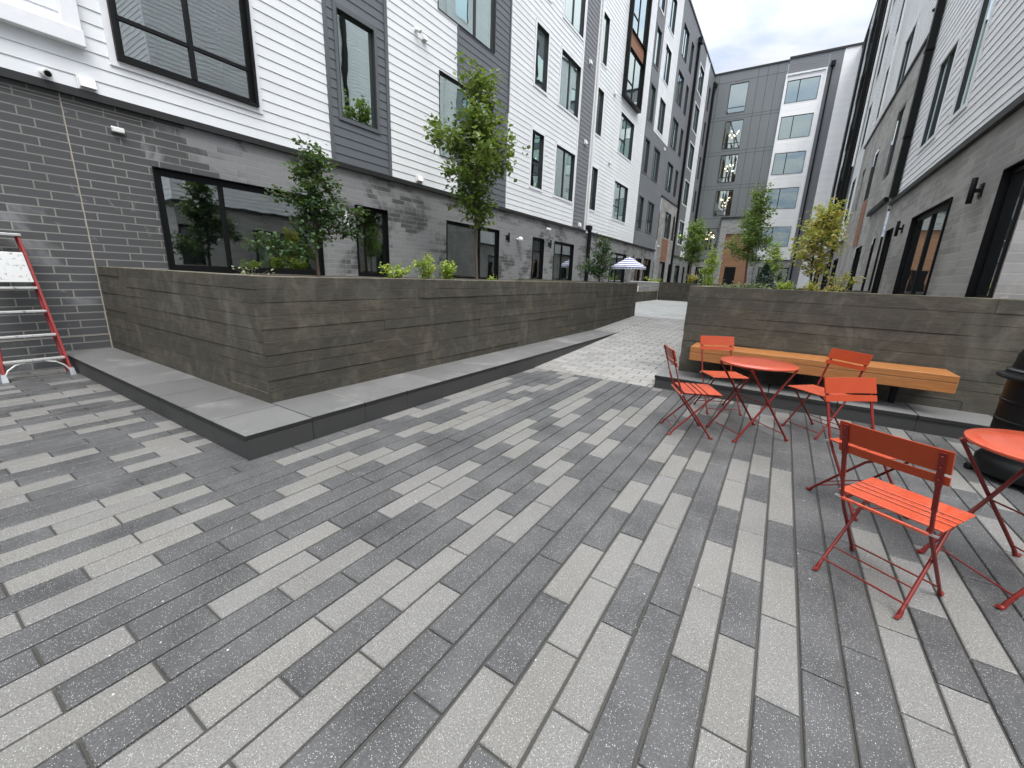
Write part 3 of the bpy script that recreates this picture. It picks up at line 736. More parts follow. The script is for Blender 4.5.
EB.box('downspout', 'black_metal', (.22, .34, .5, 19.9, .03, .15), (.12, .46, 19.9, 20.25, .03, .3), (-9.0, -8.86, .5, 19.9, .03, .17), (-9.03, -8.7, 19.9, 20.2, .03, .3))
EB.finish()
for n_, (x0, x1, z0, z1) in enumerate(stair[1:]):
    mb = MB(); rr = random.Random(n_)
    for i in range(9):
        t = i / 9 * 6.28; c = ((x0 + x1) / 2 + .38 * math.cos(t), .9 + .3 * math.sin(t), z0 + 1.5 + rr.uniform(-.45, .35))
        mb.lathe([(.001, -.055), (.04, -.035), (.055, 0), (.04, .035), (.001, .055)], 8, c)
    ch = mb.build('chandelier', 'lamp_glow', EB.r, smooth=True)
    mb = MB()
    for i in range(9):
        t = i / 9 * 6.28; x, y = (x0 + x1) / 2 + .38 * math.cos(t), .9 + .3 * math.sin(t); mb.bar((x, y, z0 + 1.5), (x, y, z1 - .05), .01, .01)
    mb.build('cable', 'black_metal', ch)

# ------------------------------------------------------------------ bench
r = thing('wooden_bench', 'long honey-coloured timber bench jutting from the dark concrete planter wall behind the chairs', 'bench', (.4, 6.85, .19))
mb = MB()
for i, (a, b) in enumerate(((6.58, 6.83), (6.832, 7.092))): mb.box(-1.03, 1.84, a, b, .60, .682 + .001 * i)
mb.build('seat', 'bench_wood', r, off=(.4, 6.85, .19), bevel=.006)
mb = MB(); mb.box(-1.03, 1.84, 6.582, 6.66, .475, .598); mb.build('front_beam', 'bench_wood', r, off=(.4, 6.85, .19), bevel=.006)
for x in (-.6, .4, 1.4):
    mb = MB(); mb.box(x - .03, x + .03, 6.70, 7.095, .50, .597); mb.bar((x, 6.98, .50), (x, 6.98, .195), .06, .06, (0, 1, 0))
    mb.build('bracket', 'black_metal', r, off=(.4, 6.85, .19))

# ------------------------------------------------------------------ bistro chairs (folding, slatted)
def make_chair(label, loc, rz):
    r = thing('folding_chair', label, 'chair', loc, rz, 'red slatted folding chairs on the paving')
    def slope(z): return -.15 - (z - .47) * (.15 / .45)
    def board(za, zb, name):
        mb = MB(); n = 8; w = .222; t = .006
        pr = None
        for i in range(n + 1):
            x = -w + 2 * w * i / n; bow = -.012 * (1 - (x / w) ** 2)
            a = [(x, slope(za) + .012 + bow, za), (x, slope(zb) + .012 + bow, zb), (x, slope(zb) + .012 - t * 2 + bow, zb), (x, slope(za) + .012 - t * 2 + bow, za)]
            if pr:
                for k in range(4): mb.quad(pr[k], a[k], a[(k + 1) % 4], pr[(k + 1) % 4])
            else: mb.quad(*a)
            pr = a
        mb.quad(*pr[::-1])
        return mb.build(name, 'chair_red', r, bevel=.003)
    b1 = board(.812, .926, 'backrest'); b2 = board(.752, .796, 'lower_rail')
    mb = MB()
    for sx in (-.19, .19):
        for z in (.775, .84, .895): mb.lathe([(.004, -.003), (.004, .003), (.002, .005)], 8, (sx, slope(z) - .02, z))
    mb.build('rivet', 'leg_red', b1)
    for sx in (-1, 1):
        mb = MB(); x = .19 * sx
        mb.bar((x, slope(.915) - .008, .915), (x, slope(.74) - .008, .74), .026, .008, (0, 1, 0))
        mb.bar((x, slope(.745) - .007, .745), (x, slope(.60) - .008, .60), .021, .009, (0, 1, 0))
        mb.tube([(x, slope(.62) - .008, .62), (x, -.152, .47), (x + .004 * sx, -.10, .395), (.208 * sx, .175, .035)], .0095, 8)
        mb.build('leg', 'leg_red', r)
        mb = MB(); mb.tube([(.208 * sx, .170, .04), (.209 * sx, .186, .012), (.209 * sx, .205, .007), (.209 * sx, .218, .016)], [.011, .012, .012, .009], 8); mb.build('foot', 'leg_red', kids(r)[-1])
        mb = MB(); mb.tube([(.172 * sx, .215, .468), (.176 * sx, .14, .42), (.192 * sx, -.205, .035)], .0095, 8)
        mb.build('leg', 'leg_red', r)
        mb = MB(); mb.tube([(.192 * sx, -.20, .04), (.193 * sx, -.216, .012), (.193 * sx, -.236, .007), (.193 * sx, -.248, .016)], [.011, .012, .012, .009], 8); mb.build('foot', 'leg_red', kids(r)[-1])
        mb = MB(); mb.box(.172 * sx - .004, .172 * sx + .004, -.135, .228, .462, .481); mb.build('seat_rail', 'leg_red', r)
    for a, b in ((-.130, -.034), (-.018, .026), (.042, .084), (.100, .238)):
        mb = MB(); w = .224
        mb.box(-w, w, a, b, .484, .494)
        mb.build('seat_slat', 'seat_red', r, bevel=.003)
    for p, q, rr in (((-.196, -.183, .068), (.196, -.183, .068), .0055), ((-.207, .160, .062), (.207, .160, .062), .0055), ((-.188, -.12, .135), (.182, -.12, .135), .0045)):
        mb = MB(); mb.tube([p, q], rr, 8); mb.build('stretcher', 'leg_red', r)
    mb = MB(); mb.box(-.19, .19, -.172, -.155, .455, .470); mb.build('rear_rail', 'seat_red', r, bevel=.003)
    for sx in (-1, 1):
        mb = MB(); mb.box(sx * .2 - .022, sx * .2 + .022, -.165, -.147, .460, .468); mb.build('hinge', 'galvanised', r)
    return r
ch = make_chair('nearest red folding chair, seen from behind, with water drops on its slatted seat', (.711, 2.822, 0), -.552)
for x, y, a, l in ((-.661, 4.718, -1.143, 'red folding chair left of the farther round table, turned side-on with its slats showing'),
                   (-.483, 5.801, -2.575, 'red folding chair between the farther round table and the left end of the wooden bench'),
                   (.542, 5.637, 2.389, 'red folding chair close to the bench, leaning back right of the farther round table'),
                   (.733, 3.841, -2.458, 'red folding chair directly behind the nearest chair, facing the nearer round table')):
    dup(ch, (x, y, 0), a, l)

def make_table(label, loc, rz):
    r = thing('bistro_table', label, 'table', loc, rz, 'round red metal tables')
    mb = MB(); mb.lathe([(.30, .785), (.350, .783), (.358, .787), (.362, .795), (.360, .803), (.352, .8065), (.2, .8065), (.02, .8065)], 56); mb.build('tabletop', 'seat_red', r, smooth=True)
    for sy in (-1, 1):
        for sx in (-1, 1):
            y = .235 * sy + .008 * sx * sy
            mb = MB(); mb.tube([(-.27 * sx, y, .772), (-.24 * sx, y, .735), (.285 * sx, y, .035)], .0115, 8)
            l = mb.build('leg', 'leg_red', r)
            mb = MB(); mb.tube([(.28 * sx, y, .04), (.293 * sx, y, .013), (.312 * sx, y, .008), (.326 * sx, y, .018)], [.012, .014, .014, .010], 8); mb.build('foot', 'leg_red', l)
    for p, q, rr in (((.255, -.24, .078), (.255, .24, .078), .0055), ((-.255, -.24, .078), (-.255, .24, .078), .0055), ((.262, -.24, .768), (.262, .24, .768), .008), ((-.262, -.24, .768), (-.262, .24, .768), .008), ((.015, -.235, .40), (-.015, .235, .40), .006)):
        mb = MB(); mb.tube([p, q], rr, 8); mb.build('stretcher', 'leg_red', r)
    return r
tb = make_table('round red metal table, whole, standing before the wooden bench among the chairs', (-.10, 5.05, 0), math.radians(42))
dup(tb, (1.38, 3.29, 0), math.radians(31), 'round red metal table cut off by the right edge, before the black litter bin')

# ------------------------------------------------------------------ litter bin
loc = (2.09, 5.28, 0)
r = thing('litter_bin', 'glossy black domed litter bin standing behind the nearer red table at the right edge', 'litter bin', loc)
mb = MB(); mb.lathe([(.34, .05), (.355, .07), (.355, .16), (.335, .19), (.32, .22), (.315, .90), (.30, .905)], 48); mb.build('body', 'black_plastic', r, smooth=True)
mb = MB(); mb.lathe([(.32, .90), (.385, .905), (.392, .92), (.385, .935), (.345, .945), (.335, .965), (.345, .975), (.335, .985), (.315, .99), (.305, 1.03), (.30, 1.10), (.265, 1.20), (.19, 1.27), (.09, 1.30), (.01, 1.305)], 48)
lid = mb.build('lid', 'black_plastic', r, smooth=True)
mb = MB(); mb.box(-.12, .12, -.325, -.27, 1.04, 1.17); mb.build('flap', 'black_metal', lid, bevel=.01)
for k in range(4):
    a = k * PI / 2 + 2.9; mb = MB(); mb.lathe([(.02, 0), (.035, .008), (.038, .03), (.03, .052)], 12, (.36 * math.cos(a), .36 * math.sin(a), 0)); mb.build('foot', 'black_plastic', r, smooth=True)
for z in (.35, .52, .69):
    mb = MB(); mb.lathe([(.316, z), (.322, z + .005), (.322, z + .025), (.316, z + .03)], 48); mb.build('band', 'black_plastic', kids(r)[0], smooth=True)

# ------------------------------------------------------------------ step ladder leaning folded against the brick
loc = (-8.4, 1.156, 0)
r = thing('step_ladder', 'red step ladder with silver treads leaning on the dark brick at the left edge', 'ladder', loc)
O = lambda z, s: Vector((-8.40 - z * .247, 1.156 + s * (.315 - z * .066), z))
for s in (-1, 1):
    mb = MB(); mb.bar(O(.03, s), O(1.87, s), .075, .028, (0, 1, 0)); mb.build('rail', 'red_fibreglass', r, off=loc, bevel=.004)
    mb = MB(); a = O(0, s); mb.hexa([(a.x - .05, a.y - .03, 0), (a.x + .06, a.y - .03, 0), (a.x + .06, a.y + .03, 0), (a.x - .05, a.y + .03, 0), (a.x - .05, a.y - .022, .10), (a.x + .03, a.y - .022, .10), (a.x + .03, a.y + .022, .10), (a.x - .05, a.y + .022, .10)]); mb.build('foot', 'galvanised', kids(r)[-1], off=loc)
    mb = MB(); pts = [O(.05, s), O(.14, s * .86), O(.20, s * .62), O(.225, s * .3)]
    mb.tube([p + Vector((.03, 0, 0)) for p in pts], .011, 6); mb.build('brace', 'step_aluminium', r, off=loc)
    # thin back legs folded flat behind
    mb = MB(); mb.bar(O(.03, s * .92) + Vector((-.09, 0, 0)), O(1.86, s * .92) + Vector((-.06, 0, 0)), .04, .02, (0, 1, 0)); mb.build('back_leg', 'red_fibreglass', r, off=loc)
for z in (.26, .58, .90, 1.21):
    a, b = O(z, -1), O(z, 1); mb = MB(); mb.box(a.x - .03, a.x + .055, a.y + .012, b.y - .012, z - .028, z); mb.build('tread', 'step_aluminium', r, off=loc, bevel=.004)
a, b = O(1.27, -1), O(1.27, 1); c, d = O(1.66, -1), O(1.66, 1)
mb = MB(); e = Vector((.02, 0, 0)); n = Vector((-.02, 0, 0)); i_ = Vector((0, .018, 0))
mb.hexa([a + e + i_, b + e - i_, b + n - i_, a + n + i_, c + e + i_, d + e - i_, d + n - i_, c + n + i_]); mb.build('paint_shelf', 'step_aluminium', r, off=loc, bevel=.004)
mb = MB(); a, b = O(1.93, -1), O(1.93, 1); mb.box(a.x - .10, a.x + .07, a.y - .03, b.y + .03, 1.87, 1.905); mb.build('top_cap', 'step_aluminium', r, off=loc, bevel=.006)

# ------------------------------------------------------------------ umbrella and patio things
loc = (-7.50, 23.6, .28)
r = thing('patio_umbrella', 'blue and white striped patio umbrella rising beyond the long left planter', 'umbrella', loc)
mb = MB(); n = 8; R0 = .94
ring = lambda rad, z, k: (rad * math.cos(2 * PI * k / n + .2), rad * math.sin(2 * PI * k / n + .2), z)
lv = [(0.02, 2.56), (.28, 2.45), (.30, 2.40), (.68, 2.20), (R0, 2.03)]
for k in range(n):
    for (ra, za), (rb, zb) in zip(lv, lv[1:]): mb.quad(ring(rb, zb, k), ring(rb, zb, k + 1), ring(ra, za, k + 1), ring(ra, za, k))
    for q in range(4):
        A = Vector(ring(R0, 2.03, k)); B = Vector(ring(R0, 2.03, k + 1)); p = A.lerp(B, q / 4); w = A.lerp(B, (q + 1) / 4); m_ = (p + w) / 2
        mb.quad(p, w, w - Vector((0, 0, .09)), m_ - Vector((0, 0, .13)), p - Vector((0, 0, .09)))
cn = mb.build('canopy', 'umbrella_cloth', r)
for k in range(n):
    mb = MB(); mb.bar(ring(.03, 2.50, k), ring(R0 - .02, 2.02, k), .015, .015); mb.build('rib', 'galvanised', r)
mb = MB(); mb.tube([(0, 0, .05), (0, 0, 2.6)], .022, 10); mb.build('pole', 'galvanised', r)
mb = MB(); mb.lathe([(.26, 0), (.26, .05), (.05, .09), (.035, .25), (.02, .26)], 24); mb.build('base', 'black_metal', r)
# patio chair and low sofa seen through the gap
loc = (-7.75, 25.4, .4)
r = thing('patio_chair', 'small white patio chair with an orange cushion beside the low wall', 'chair', loc, .5)
for x in (-.25, .25):
    for y in (-.25, .25):
        mb = MB(); mb.bar((x, y, 0), (x, y, .42 if y < 0 else .95), .04, .04, (0, 1, 0)); mb.build('leg', 'porch_white', r)
mb = MB(); mb.box(-.29, .29, -.29, .29, .42, .46); mb.build('seat', 'porch_white', r)
mb = MB(); mb.box(-.26, .26, -.27, .22, .462, .56); mb.build('cushion', 'orange_cushion', r, bevel=.03)
mb = MB()
for z in (.6, .72, .84): mb.box(-.23, .23, .24, .27, z, z + .08)
mb.build('backrest', 'porch_white', r)
loc = (-7.9, 27.2, .4)
r = thing('patio_sofa', 'low white cushioned patio sofa behind the low wall in the gap between planters', 'sofa', loc, PI / 2)
mb = MB(); mb.box(-.8, .8, -.35, .35, .12, .32); mb.build('frame', 'porch_white', r, bevel=.01)
for x in (-.4, .4):
    mb = MB(); mb.box(x - .385, x + .385, -.35, .3, .322, .48); mb.build('seat_cushion', 'porch_white', r, bevel=.04)
    mb = MB(); mb.box(x - .37, x + .37, .16, .34, .49, .85); mb.build('back_cushion', 'cushion', r, bevel=.05)
for x in (-.74, .74):
    for y in (-.3, .3):
        mb = MB(); mb.bar((x, y, 0), (x, y, .12), .05, .05, (0, 1, 0)); mb.build('leg', 'black_metal', r)
loc = (-8.0, 29.2, .4)
r = thing('garden_wall', 'cream stone wall closing the patio beyond the umbrella', 'wall', loc)
mb = MB(); mb.box(-1.05, 1.08, 0, .3, 0, 1.10)
mb.build('wall', 'brick_pale', r); mb = MB(); mb.box(-1.06, 1.09, -.03, .33, 1.10, 1.15); mb.build('coping', 'white_trim', r, bevel=.01)

# ------------------------------------------------------------------ wall fixtures
def sconce(loc, nx, label):
    r = thing('wall_lamp', label, 'wall lamp', loc, 0 if nx > 0 else PI, 'black up-and-down wall lamps')
    mb = MB(); mb.box(0, .02, -.06, .06, -.09, .09); mb.build('back_plate', 'black_metal', r)
    mb = MB(); mb.box(.02, .09, -.02, .02, -.025, .025); mb.build('arm', 'black_metal', r)
    mb = MB(); mb.lathe([(.03, -.17), (.034, -.165), (.034, .165), (.03, .17), (.02, .165)], 16, (.10, 0, 0)); mb.build('shade', 'black_metal', r, smooth=True)
sconce((-9.06, 13.62, 2.97), 1, 'black tube wall lamp right of the wide ground-floor window, beside the white globe')
sconce((-9.06, 16.98, 3.0), 1, 'black tube wall lamp between two dark ground-floor doors on the left brick wall')
sconce((-9.06, 29.0, 3.0), 1, 'black tube wall lamp on the left brick wall just beyond the striped umbrella')
sconce((2.1, 8.85, 3.0), -1, 'black wall lamp nearest the right edge of the photo, on warm grey brick')
sconce((2.1, 13.6, 3.0), -1, 'black wall lamp on the right brick wall, beyond the dark patio window')
loc = (-9.06, 14.37, 2.97)
r = thing('globe_lamp', 'white round globe lamp on the left brick wall beside a black tube lamp', 'wall lamp', loc)
mb = MB(); mb.tube([(0, 0, 0), (.06, 0, 0)], .05, 12); mb.build('mount', 'white_plastic', r)
mb = MB(); mb.lathe([(.001, -.10), (.06, -.085), (.10, -.03), (.10, .03), (.06, .085), (.001, .10)], 16, (.14, 0, 0)); mb.build('globe', 'white_plastic', r, smooth=True)

def bullet(loc, label, rz=0, name='security_camera', cat='camera'):
    r = thing(name, label, cat, loc, rz)
    mb = MB(); mb.tube([(0, 0, 0), (.03, 0, 0)], .055, 14); mb.build('mount', 'white_plastic', r, smooth=True)
    mb = MB(); mb.tube([(.03, 0, 0), (.07, .02, -.01)], .02, 8); mb.tube([(.05, -.02, -.01), (.12, .10, -.05)], [.045, .05], 14); mb.build('housing', 'white_plastic', r, smooth=True)
    mb = MB(); mb.tube([(.1205, .1007, -.0503), (.123, .1045, -.052)], .037, 14); mb.build('lens', 'black_plastic', r, smooth=True)
bullet((-9.05, 2.03, 4.07), 'white round security camera above the brick, left of the metal hood', -.9)
bullet((-9.06, 9.08, 7.60), 'white security camera on the pale siding left of the third-floor window', -.4)
def hood(loc, label, w=.17, h=.13, group=None):
    r = thing('vent_hood', label, 'vent', loc, 0, group)
    mb = MB(); mb.box(0, .012, -w * .6, w * .6, -h * .65, h * .65); mb.build('flange', 'white_plastic', r)
    mb = MB(); d = .10
    mb.hexa([(.012, -w / 2, -h / 2), (d, -w / 2, -h / 2), (d, w / 2, -h / 2), (.012, w / 2, -h / 2), (.012, -w / 2, h / 2), (.05, -w / 2, h / 2), (.05, w / 2, h / 2), (.012, w / 2, h / 2)]); mb.build('cowl', 'white_plastic', r, bevel=.006)
    return r
hood((-9.04, 2.42, 4.07), 'white square metal vent hood above the brick at the far left')
hood((-9.04, 9.36, 7.53), 'white vent hood right below the security camera on pale siding', .14, .12)
hood((-9.04, 9.1, 4.10), 'white vent hood low on the siding just above the dark ledge near the maple', .2, .13)
for i, (y, z, l) in enumerate(((23.2, 10.9, 'tiny white vent left of the black framed bay, upper one'), (23.3, 7.7, 'tiny white vent above the second-floor wide window near the white drainpipe'), (20.0, 7.8, 'small white vent on the narrow grey strip by the white drainpipe'), (19.9, 11.0, 'upper small white vent on the narrow grey strip by the white drainpipe'), (33.9, 10.9, 'tiny white vent on grey siding beside the stacked far windows'), (20.0, 4.15, 'small white vent at the foot of the narrow grey strip above the ledge'))):
    hood((-9.04, y, z), l, .2, .16)
loc = (-9.06, 2.68, 3.54)
r = thing('floodlight', 'small clear security light on the dark brick below the ledge at far left', 'light', loc)
mb = MB(); mb.box(0, .05, -.085, .085, -.045, .045); mb.build('housing', 'galvanised', r, bevel=.02)
mb = MB(); mb.box(.0505, .065, -.07, .07, -.032, .032); mb.build('lens', 'white_plastic', r, bevel=.01)
loc = (-9.06, 6.62, 2.75)
r = thing('spot_lamp', 'slim white metal lamp on the brick beside the small tree', 'wall lamp', loc)
mb = MB(); mb.box(0, .02, -.04, .04, .02, .16); mb.build('back_plate', 'galvanised', r)
mb = MB(); mb.lathe([(.055, -.13), (.05, -.10), (.032, .14), (.02, .15)], 14, (.085, 0, 0)); mb.build('shade', 'white_plastic', r, smooth=True)
bullet((-9.06, 16.75, 3.62), 'white security camera high on the left brick wall above a black tube lamp', -.3)
bullet((-9.0, 35.0, 4.3), 'white security camera on the far tall brick bay of the left building', -.3)
bullet((2.1, 15.9, 8.4), 'white camera beside the thick black downspout on the right building', PI - .3)

# ------------------------------------------------------------------ trees and plants
def leaf(mb, p, s, rnd, droop=0):
    d = Vector((rnd.gauss(0, 1), rnd.gauss(0, 1), rnd.gauss(0, .55) - droop)).normalized()
    u = Vector((rnd.gauss(0, .5), rnd.gauss(0, .5), 1)); sd = d.cross(u)
    if sd.length < 1e-3: return
    sd.normalize(); n = sd.cross(d); l = s * rnd.uniform(.7, 1.3); w = l * rnd.uniform(.32, .45); f = .25 * l
    b = len(mb.v)
    tip = p + d * l; ml = p + d * l * .45 + sd * w + n * f * .4; mr = p + d * l * .45 - sd * w + n * f * .4; mid = p + d * l * .5
    mb.v += [tuple(p), tuple(ml), tuple(tip), tuple(mr)]
    mb.face([b, b + 1, b + 2]); mb.face([b, b + 2, b + 3])
def tree(name, label, loc, h, clear, rad, prof, nb, leaves, ls, lmat, seed, bark='bark', tr=.035, group=None, extra=(), lean=(0, 0), spread=.09, up=.35, tip_mat=None):
    rnd = random.Random(seed); r = thing(name, label, 'tree', loc, 0, group)
    tp = [Vector((lean[0] * t * t * h + .03 * math.sin(t * 7 + seed), lean[1] * t * t * h + .03 * math.cos(t * 5 + seed) - .03 * math.cos(seed), h * t)) for t in [i / 10 for i in range(11)]]
    P = lambda z: tp[min(9, int(z / h * 10))].lerp(tp[min(10, int(z / h * 10) + 1)], z / h * 10 - min(9, int(z / h * 10)))
    mb = MB(); mb.tube([tp[0] - Vector((0, 0, .1))] + tp, [tr * 1.15] + [tr * (1.05 - i / 10.5) for i in range(11)], 9); br = []
    for i in range(nb):
        t = (i + rnd.random()) / nb; z = clear + (h * .97 - clear) * t ** .95
        a = i * 2.4 + rnd.uniform(-.5, .5); L_ = rad * prof(t) * rnd.uniform(.72, 1.12)
        br.append((z, a, L_, up * rnd.uniform(.6, 1.3)))
    br += list(extra)
    segs = []
    for z, a, L_, u in br:
        p = P(z); pts = [p]; d = Vector((math.cos(a), math.sin(a), u))
        for k in range(5):
            p = p + d.normalized() * L_ / 5; d += Vector((rnd.gauss(0, .13), rnd.gauss(0, .13), rnd.gauss(0, .12) + .02)); pts.append(p)
        mb.tube(pts, [max(.004, tr * .42 * (1 - k / 6)) for k in range(6)], 5, False)
        segs.append((pts, L_))
        for q in range(3):
            s = pts[rnd.randint(1, 4)]; e = s + Vector((rnd.gauss(0, 1), rnd.gauss(0, 1), rnd.gauss(.2, .5))).normalized() * L_ * .35
            mb.tube([s, e], [.005, .002], 4, False); segs.append(([s, e], L_ * .4))
    mb.build('trunk', bark, r, smooth=True)
    mb = MB(); tot = sum(L_ for _, L_ in segs)
    for pts, L_ in segs:
        n = int(leaves * L_ / tot); nc = max(1, n // 7)
        for c in range(nc):
            t = (rnd.random() ** .75) * (len(pts) - 1) * .999; k = int(t)
            cc = pts[k].lerp(pts[k + 1], t - k) + Vector((rnd.gauss(0, spread), rnd.gauss(0, spread), rnd.gauss(0, spread * .7)))
            for q in range(7):
                leaf(mb, cc + Vector((rnd.gauss(0, .05), rnd.gauss(0, .05), rnd.gauss(0, .04))) * (ls / .07), ls, rnd, .25)
    mb.build('crown', lmat, r)
    return r
def proj_up(t): return 1
oval = lambda t: (.30 + .70 * math.sin(PI * min(1, t / .72)) ** .7) * (1 if t < .6 else 1 - (t - .6) * .9) if t < .72 else (.34 if t > .82 else .24)
cone = lambda t: (1 - t) ** .8 * .9 + .12
maple = lambda t: math.sin(PI * min(1, (t * .86 + .16))) ** .8 * (1.08 - .35 * t) + .05
low = lambda t: (.55 + .45 * math.sin(PI * (t * .8 + .15))) * (1 - .35 * t)
# the small dark tree: low long side limbs
tree('ginkgo_tree', 'small dark green tree with a long low limb reaching left, near the ladder', (-7.04, 4.55, 1.42), 2.15, .60, .46, low, 22, 3900, .075, 'leaf_dark', 3, tr=.032, extra=[(.42, -1.7, 1.05, -.02), (.46, -1.95, .9, .02), (1.20, -1.9, .75, .12), (1.0, 1.2, .85, .30), (.75, 1.4, .75, .15)], lean=(.0, -.01), spread=.07, up=.45)
tree('maple_tree', 'taller fresh green maple with a full oval crown in front of the second-floor window', (-6.93, 9.0, 1.42), 4.85, 1.42, 1.32, oval, 34, 5600, .12, 'leaf_mid', 8, tr=.040, spread=.12, up=.55)
tree('ginkgo_tree', 'little dark tree leaning over the far end of the long planter by the black downspout', (-5.42, 14.0, 1.42), 1.5, .15, .50, low, 16, 3400, .065, 'leaf_dark', 15, tr=.022, extra=[(.5, PI, .75, .2), (.35, -2.2, .8, .1)], up=.4)
tree('maple_tree', 'rounded green tree in the far planter, against the left end of the grey panelled block', (-5.45, 30.5, 1.45), 4.2, 1.35, .95, maple, 26, 5200, .11, 'leaf_far', 21, tr=.05, spread=.13, up=.5)
tree('young_tree', 'slim pale lime young tree in front of the ground floor between two larger trees', (-3.35, 24.0, .42), 3.0, 1.0, .42, maple, 18, 1800, .09, 'leaf_lime', 27, tr=.025, spread=.1, up=.7)
tree('maple_tree', 'tall narrow green maple with reddish trunk before the orange wood portal', (-1.02, 14.0, 1.46), 2.75, .72, .62, lambda t: (1 - t) ** .7 * .95 + .18, 28, 5000, .068, 'leaf_far', 33, bark='bark_red', tr=.03, spread=.08, up=.55)
tree('turning_maple', 'yellow-green tree turning orange at its tips, behind the bench planter near the right building', (.42, 11.0, 1.46), 1.62, .35, .60, lambda t: .55 + .45 * math.sin(PI * t), 22, 2900, .066, 'leaf_autumn', 39, tr=.028, spread=.08, up=.7)
tree('young_tree', 'small yellow-lime sapling just left of the yellow-green tree', (-.28, 11.6, 1.46), 1.05, .3, .28, maple, 12, 700, .055, 'leaf_lime', 44, tr=.014, spread=.06, up=.7)
def clump(name, label, cat, loc, w, h, n, ls, lmat, seed, stems=7, group=None):
    rnd = random.Random(seed); r = thing(name, label, cat, loc, 0, group); mb = MB(); lf = MB()
    for i in range(stems):
        a = rnd.uniform(0, 6.28); q = w * rnd.uniform(.2, 1); hh = h * rnd.uniform(.55, 1.05)
        p0 = Vector((.15 * q * math.cos(a), .15 * q * math.sin(a), -.03)); p1 = Vector((q * math.cos(a), q * math.sin(a), hh))
        m_ = p0.lerp(p1, .5) + Vector((0, 0, h * .1)); mb.tube([p0, m_, p1], [.006, .005, .002], 5, False)
        for k in range(n // stems):
            t = rnd.uniform(.15, 1); pp = (p0.lerp(m_, t * 2) if t < .5 else m_.lerp(p1, t * 2 - 1)) + Vector((rnd.gauss(0, .04), rnd.gauss(0, .04), rnd.gauss(0, .03)))
            leaf(lf, pp, ls, rnd, -.2)
    mb.build('stem', 'bark', r); lf.build('foliage', lmat, r)
    return r
G = 'lime shrubs in the long left planter'
clump('shrub', 'leftmost low lime shrub on the long planter, right of the small dark tree', 'shrub', (-6.45, 5.75, 1.43), .42, .30, 420, .055, 'leaf_lime', 1, 9, G)
clump('shrub', 'tallest lime shrub on the long planter with one upright sprig', 'shrub', (-6.35, 6.55, 1.43), .30, .55, 460, .058, 'leaf_lime', 2, 9, G)
clump('shrub', 'rounded lime shrub nearest the trunk of the taller maple', 'shrub', (-6.3, 7.15, 1.43), .36, .40, 480, .058, 'leaf_lime', 3, 10, G)
clump('shrub', 'tiny lime sprig right of the taller maple trunk', 'shrub', (-6.5, 9.0, 1.43), .14, .16, 80, .05, 'leaf_lime', 4, 4, G)
clump('dry_plant', 'dark twiggy low plant on the planter below the black tube lamp', 'plant', (-6.2, 9.9, 1.43), .3, .14, 60, .04, 'leaf_dark', 5, 9)
clump('dry_plant', 'sparse grey grass tuft at the near end of the long planter', 'plant', (-6.6, 3.2, 1.43), .3, .16, 50, .05, 'leaf_grey', 6, 8)
clump('shrub', 'low lime shrub on the cream patio wall beyond the umbrella', 'shrub', (-7.6, 29.9, 1.35), .7, .5, 500, .1, 'leaf_lime', 7, 10)
clump('shrub', 'yellowish rounded shrub on the far planter under the rounded tree', 'shrub', (-5.2, 29.1, 1.48), .6, .55, 500, .1, 'leaf_autumn', 8, 10)
rb_ = [(-.9, 9.6, .30, .12, 'leaf_grey', 'low grey-green plant behind the left end of the bench planter wall'), (-.45, 10.2, .34, .16, 'leaf_grey', 'pale grey-green plant beneath the dark conifer'), (.0, 10.6, .3, .2, 'leaf_lime', 'low bright plant between the conifer and the yellow-green tree'), (.55, 10.4, .4, .2, 'leaf_autumn', 'yellow-green ground plant under the turning tree'), (.95, 11.4, .4, .5, 'leaf_autumn', 'bushy yellow-green shrub right of the turning tree against the right building')]
for i, (x, y, w, h, mt, l) in enumerate(rb_): clump('plant', l, 'plant', (x, y, 1.46), w, h, 380, .05, mt, 50 + i, 12)
# little conifer
rnd = random.Random(9); r = thing('conifer', 'small dark blue-green conical conifer behind the bench planter wall', 'conifer', (-.42, 11.0, 1.46)); mb = MB(); lf = MB(); mb.tube([(0, 0, -.05), (0, 0, .62)], [.018, .003], 6)
for i in range(46):
    t = i / 46; z = .05 + .56 * t; a = i * 2.4; L_ = .30 * (1 - t) + .03; e = Vector((L_ * math.cos(a), L_ * math.sin(a), z - .03)); mb.tube([(0, 0, z), e], [.004, .002], 4, False)
    for k in range(34): leaf(lf, Vector((0, 0, z)).lerp(e, rnd.uniform(.25, 1)) + Vector((rnd.gauss(0, .012), rnd.gauss(0, .012), rnd.gauss(0, .012))), .042, rnd)
mb.build('trunk', 'bark', r); lf.build('crown', 'leaf_blue', r)

# ------------------------------------------------------------------ world, sun, camera
SUN_EL, SUN_AZ = math.radians(60), math.radians(128)   # azimuth of the sun from +Y clockwise (towards +X)
w = bpy.data.worlds.new('World'); scene.world = w; w.use_nodes = True; t = w.node_tree; t.nodes.clear()
N = t.nodes.new; Lk = t.links.new
out = N('ShaderNodeOutputWorld'); bg = N('ShaderNodeBackground'); bg.inputs[1].default_value = .1; Lk(bg.outputs[0], out.inputs[0])
sky = N('ShaderNodeTexSky'); sky.sky_type = 'NISHITA'; sky.sun_disc = False; sky.sun_elevation = SUN_EL; sky.sun_rotation = SUN_AZ; sky.air_density = 1.2; sky.dust_density = 1.5
tc = N('ShaderNodeTexCoord'); sp = N('ShaderNodeSeparateXYZ'); Lk(tc.outputs['Generated'], sp.inputs[0])
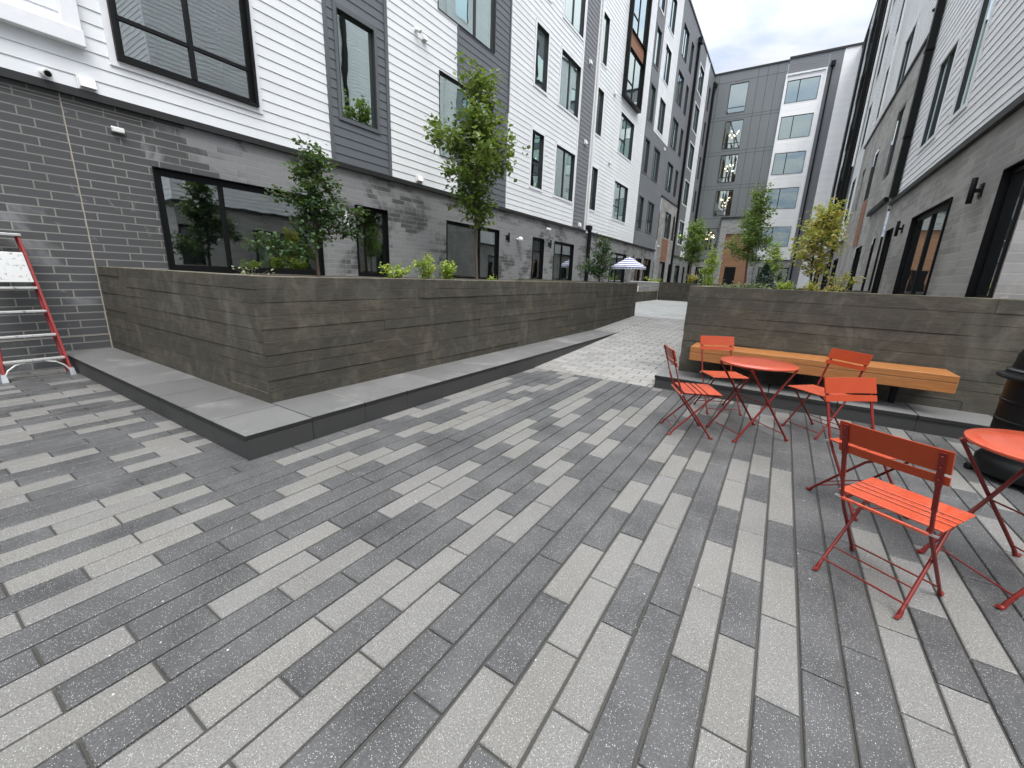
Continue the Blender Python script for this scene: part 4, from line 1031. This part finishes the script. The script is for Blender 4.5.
# cloud deck: direction projected onto a flat layer
zc = N('ShaderNodeMath'); zc.operation = 'MAXIMUM'; Lk(sp.outputs['Z'], zc.inputs[0]); zc.inputs[1].default_value = .06
dx = N('ShaderNodeMath'); dx.operation = 'DIVIDE'; Lk(sp.outputs['X'], dx.inputs[0]); Lk(zc.outputs[0], dx.inputs[1])
dy = N('ShaderNodeMath'); dy.operation = 'DIVIDE'; Lk(sp.outputs['Y'], dy.inputs[0]); Lk(zc.outputs[0], dy.inputs[1])
cb = N('ShaderNodeCombineXYZ'); Lk(dx.outputs[0], cb.inputs[0]); Lk(dy.outputs[0], cb.inputs[1])
ns = N('ShaderNodeTexNoise'); ns.inputs['Scale'].default_value = 1.5; ns.inputs['Detail'].default_value = 7; ns.inputs['Roughness'].default_value = .52; ns.inputs['Distortion'].default_value = .4; Lk(cb.outputs[0], ns.inputs['Vector'])
rp = N('ShaderNodeValToRGB'); rp.color_ramp.elements[0].position = .42; rp.color_ramp.elements[0].color = (.40, .53, .80, 1); rp.color_ramp.elements[1].position = .57; rp.color_ramp.elements[1].color = (.83, .86, .92, 1); Lk(ns.outputs['Fac'], rp.inputs[0])
z2 = N('ShaderNodeMath'); z2.operation = 'POWER'; Lk(zc.outputs[0], z2.inputs[0]); z2.inputs[1].default_value = 2.2   # an overcast sky is several times brighter overhead than low down
gr = N('ShaderNodeMath'); gr.operation = 'MULTIPLY_ADD'; Lk(z2.outputs[0], gr.inputs[0]); gr.inputs[1].default_value = 30.; gr.inputs[2].default_value = 2.3
nm = N('ShaderNodeMix'); nm.data_type = 'RGBA'; Lk(zc.outputs[0], nm.inputs[0]); Lk(rp.outputs[0], nm.inputs[6]); nm.inputs[7].default_value = (.84, .84, .83, 1)
sc = N('ShaderNodeVectorMath'); sc.operation = 'SCALE'; Lk(nm.outputs[2], sc.inputs[0]); Lk(gr.outputs[0], sc.inputs['Scale'])
mx = N('ShaderNodeMix'); mx.data_type = 'RGBA'; mx.inputs[0].default_value = .93; Lk(sky.outputs[0], mx.inputs[6]); Lk(sc.outputs[0], mx.inputs[7]); Lk(mx.outputs[2], bg.inputs[0])

sl = bpy.data.lights.new('sun', 'SUN'); sl.energy = 1.15; sl.angle = math.radians(25); sl.color = (1, .97, .93)
so = bpy.data.objects.new('sun', sl); C.link(so)
sd = Vector((math.sin(SUN_AZ) * math.cos(SUN_EL), math.cos(SUN_AZ) * math.cos(SUN_EL), math.sin(SUN_EL)))
so.rotation_euler = sd.to_track_quat('Z', 'Y').to_euler()

cd = bpy.data.cameras.new('camera'); co = bpy.data.objects.new('camera', cd); C.link(co); scene.camera = co
cd.sensor_width = 36; cd.sensor_fit = 'HORIZONTAL'; cd.lens = FPX / 1024 * 36; cd.clip_end = 1000; cd.clip_start = .05
M = Matrix(((RM[0][0], -RM[0][1], -RM[0][2], 0), (RM[1][0], -RM[1][1], -RM[1][2], 0), (RM[2][0], -RM[2][1], -RM[2][2], EYE), (0, 0, 0, 1)))
co.matrix_world = M
scene.render.resolution_x = 1024; scene.render.resolution_y = 768
scene.view_settings.view_transform = 'Standard'; scene.view_settings.look = 'None'; scene.view_settings.gamma = 1; scene.view_settings.exposure = 1.08
scene.cycles.max_bounces = 8; scene.cycles.diffuse_bounces = 4; scene.cycles.glossy_bounces = 4; scene.cycles.transparent_max_bounces = 12
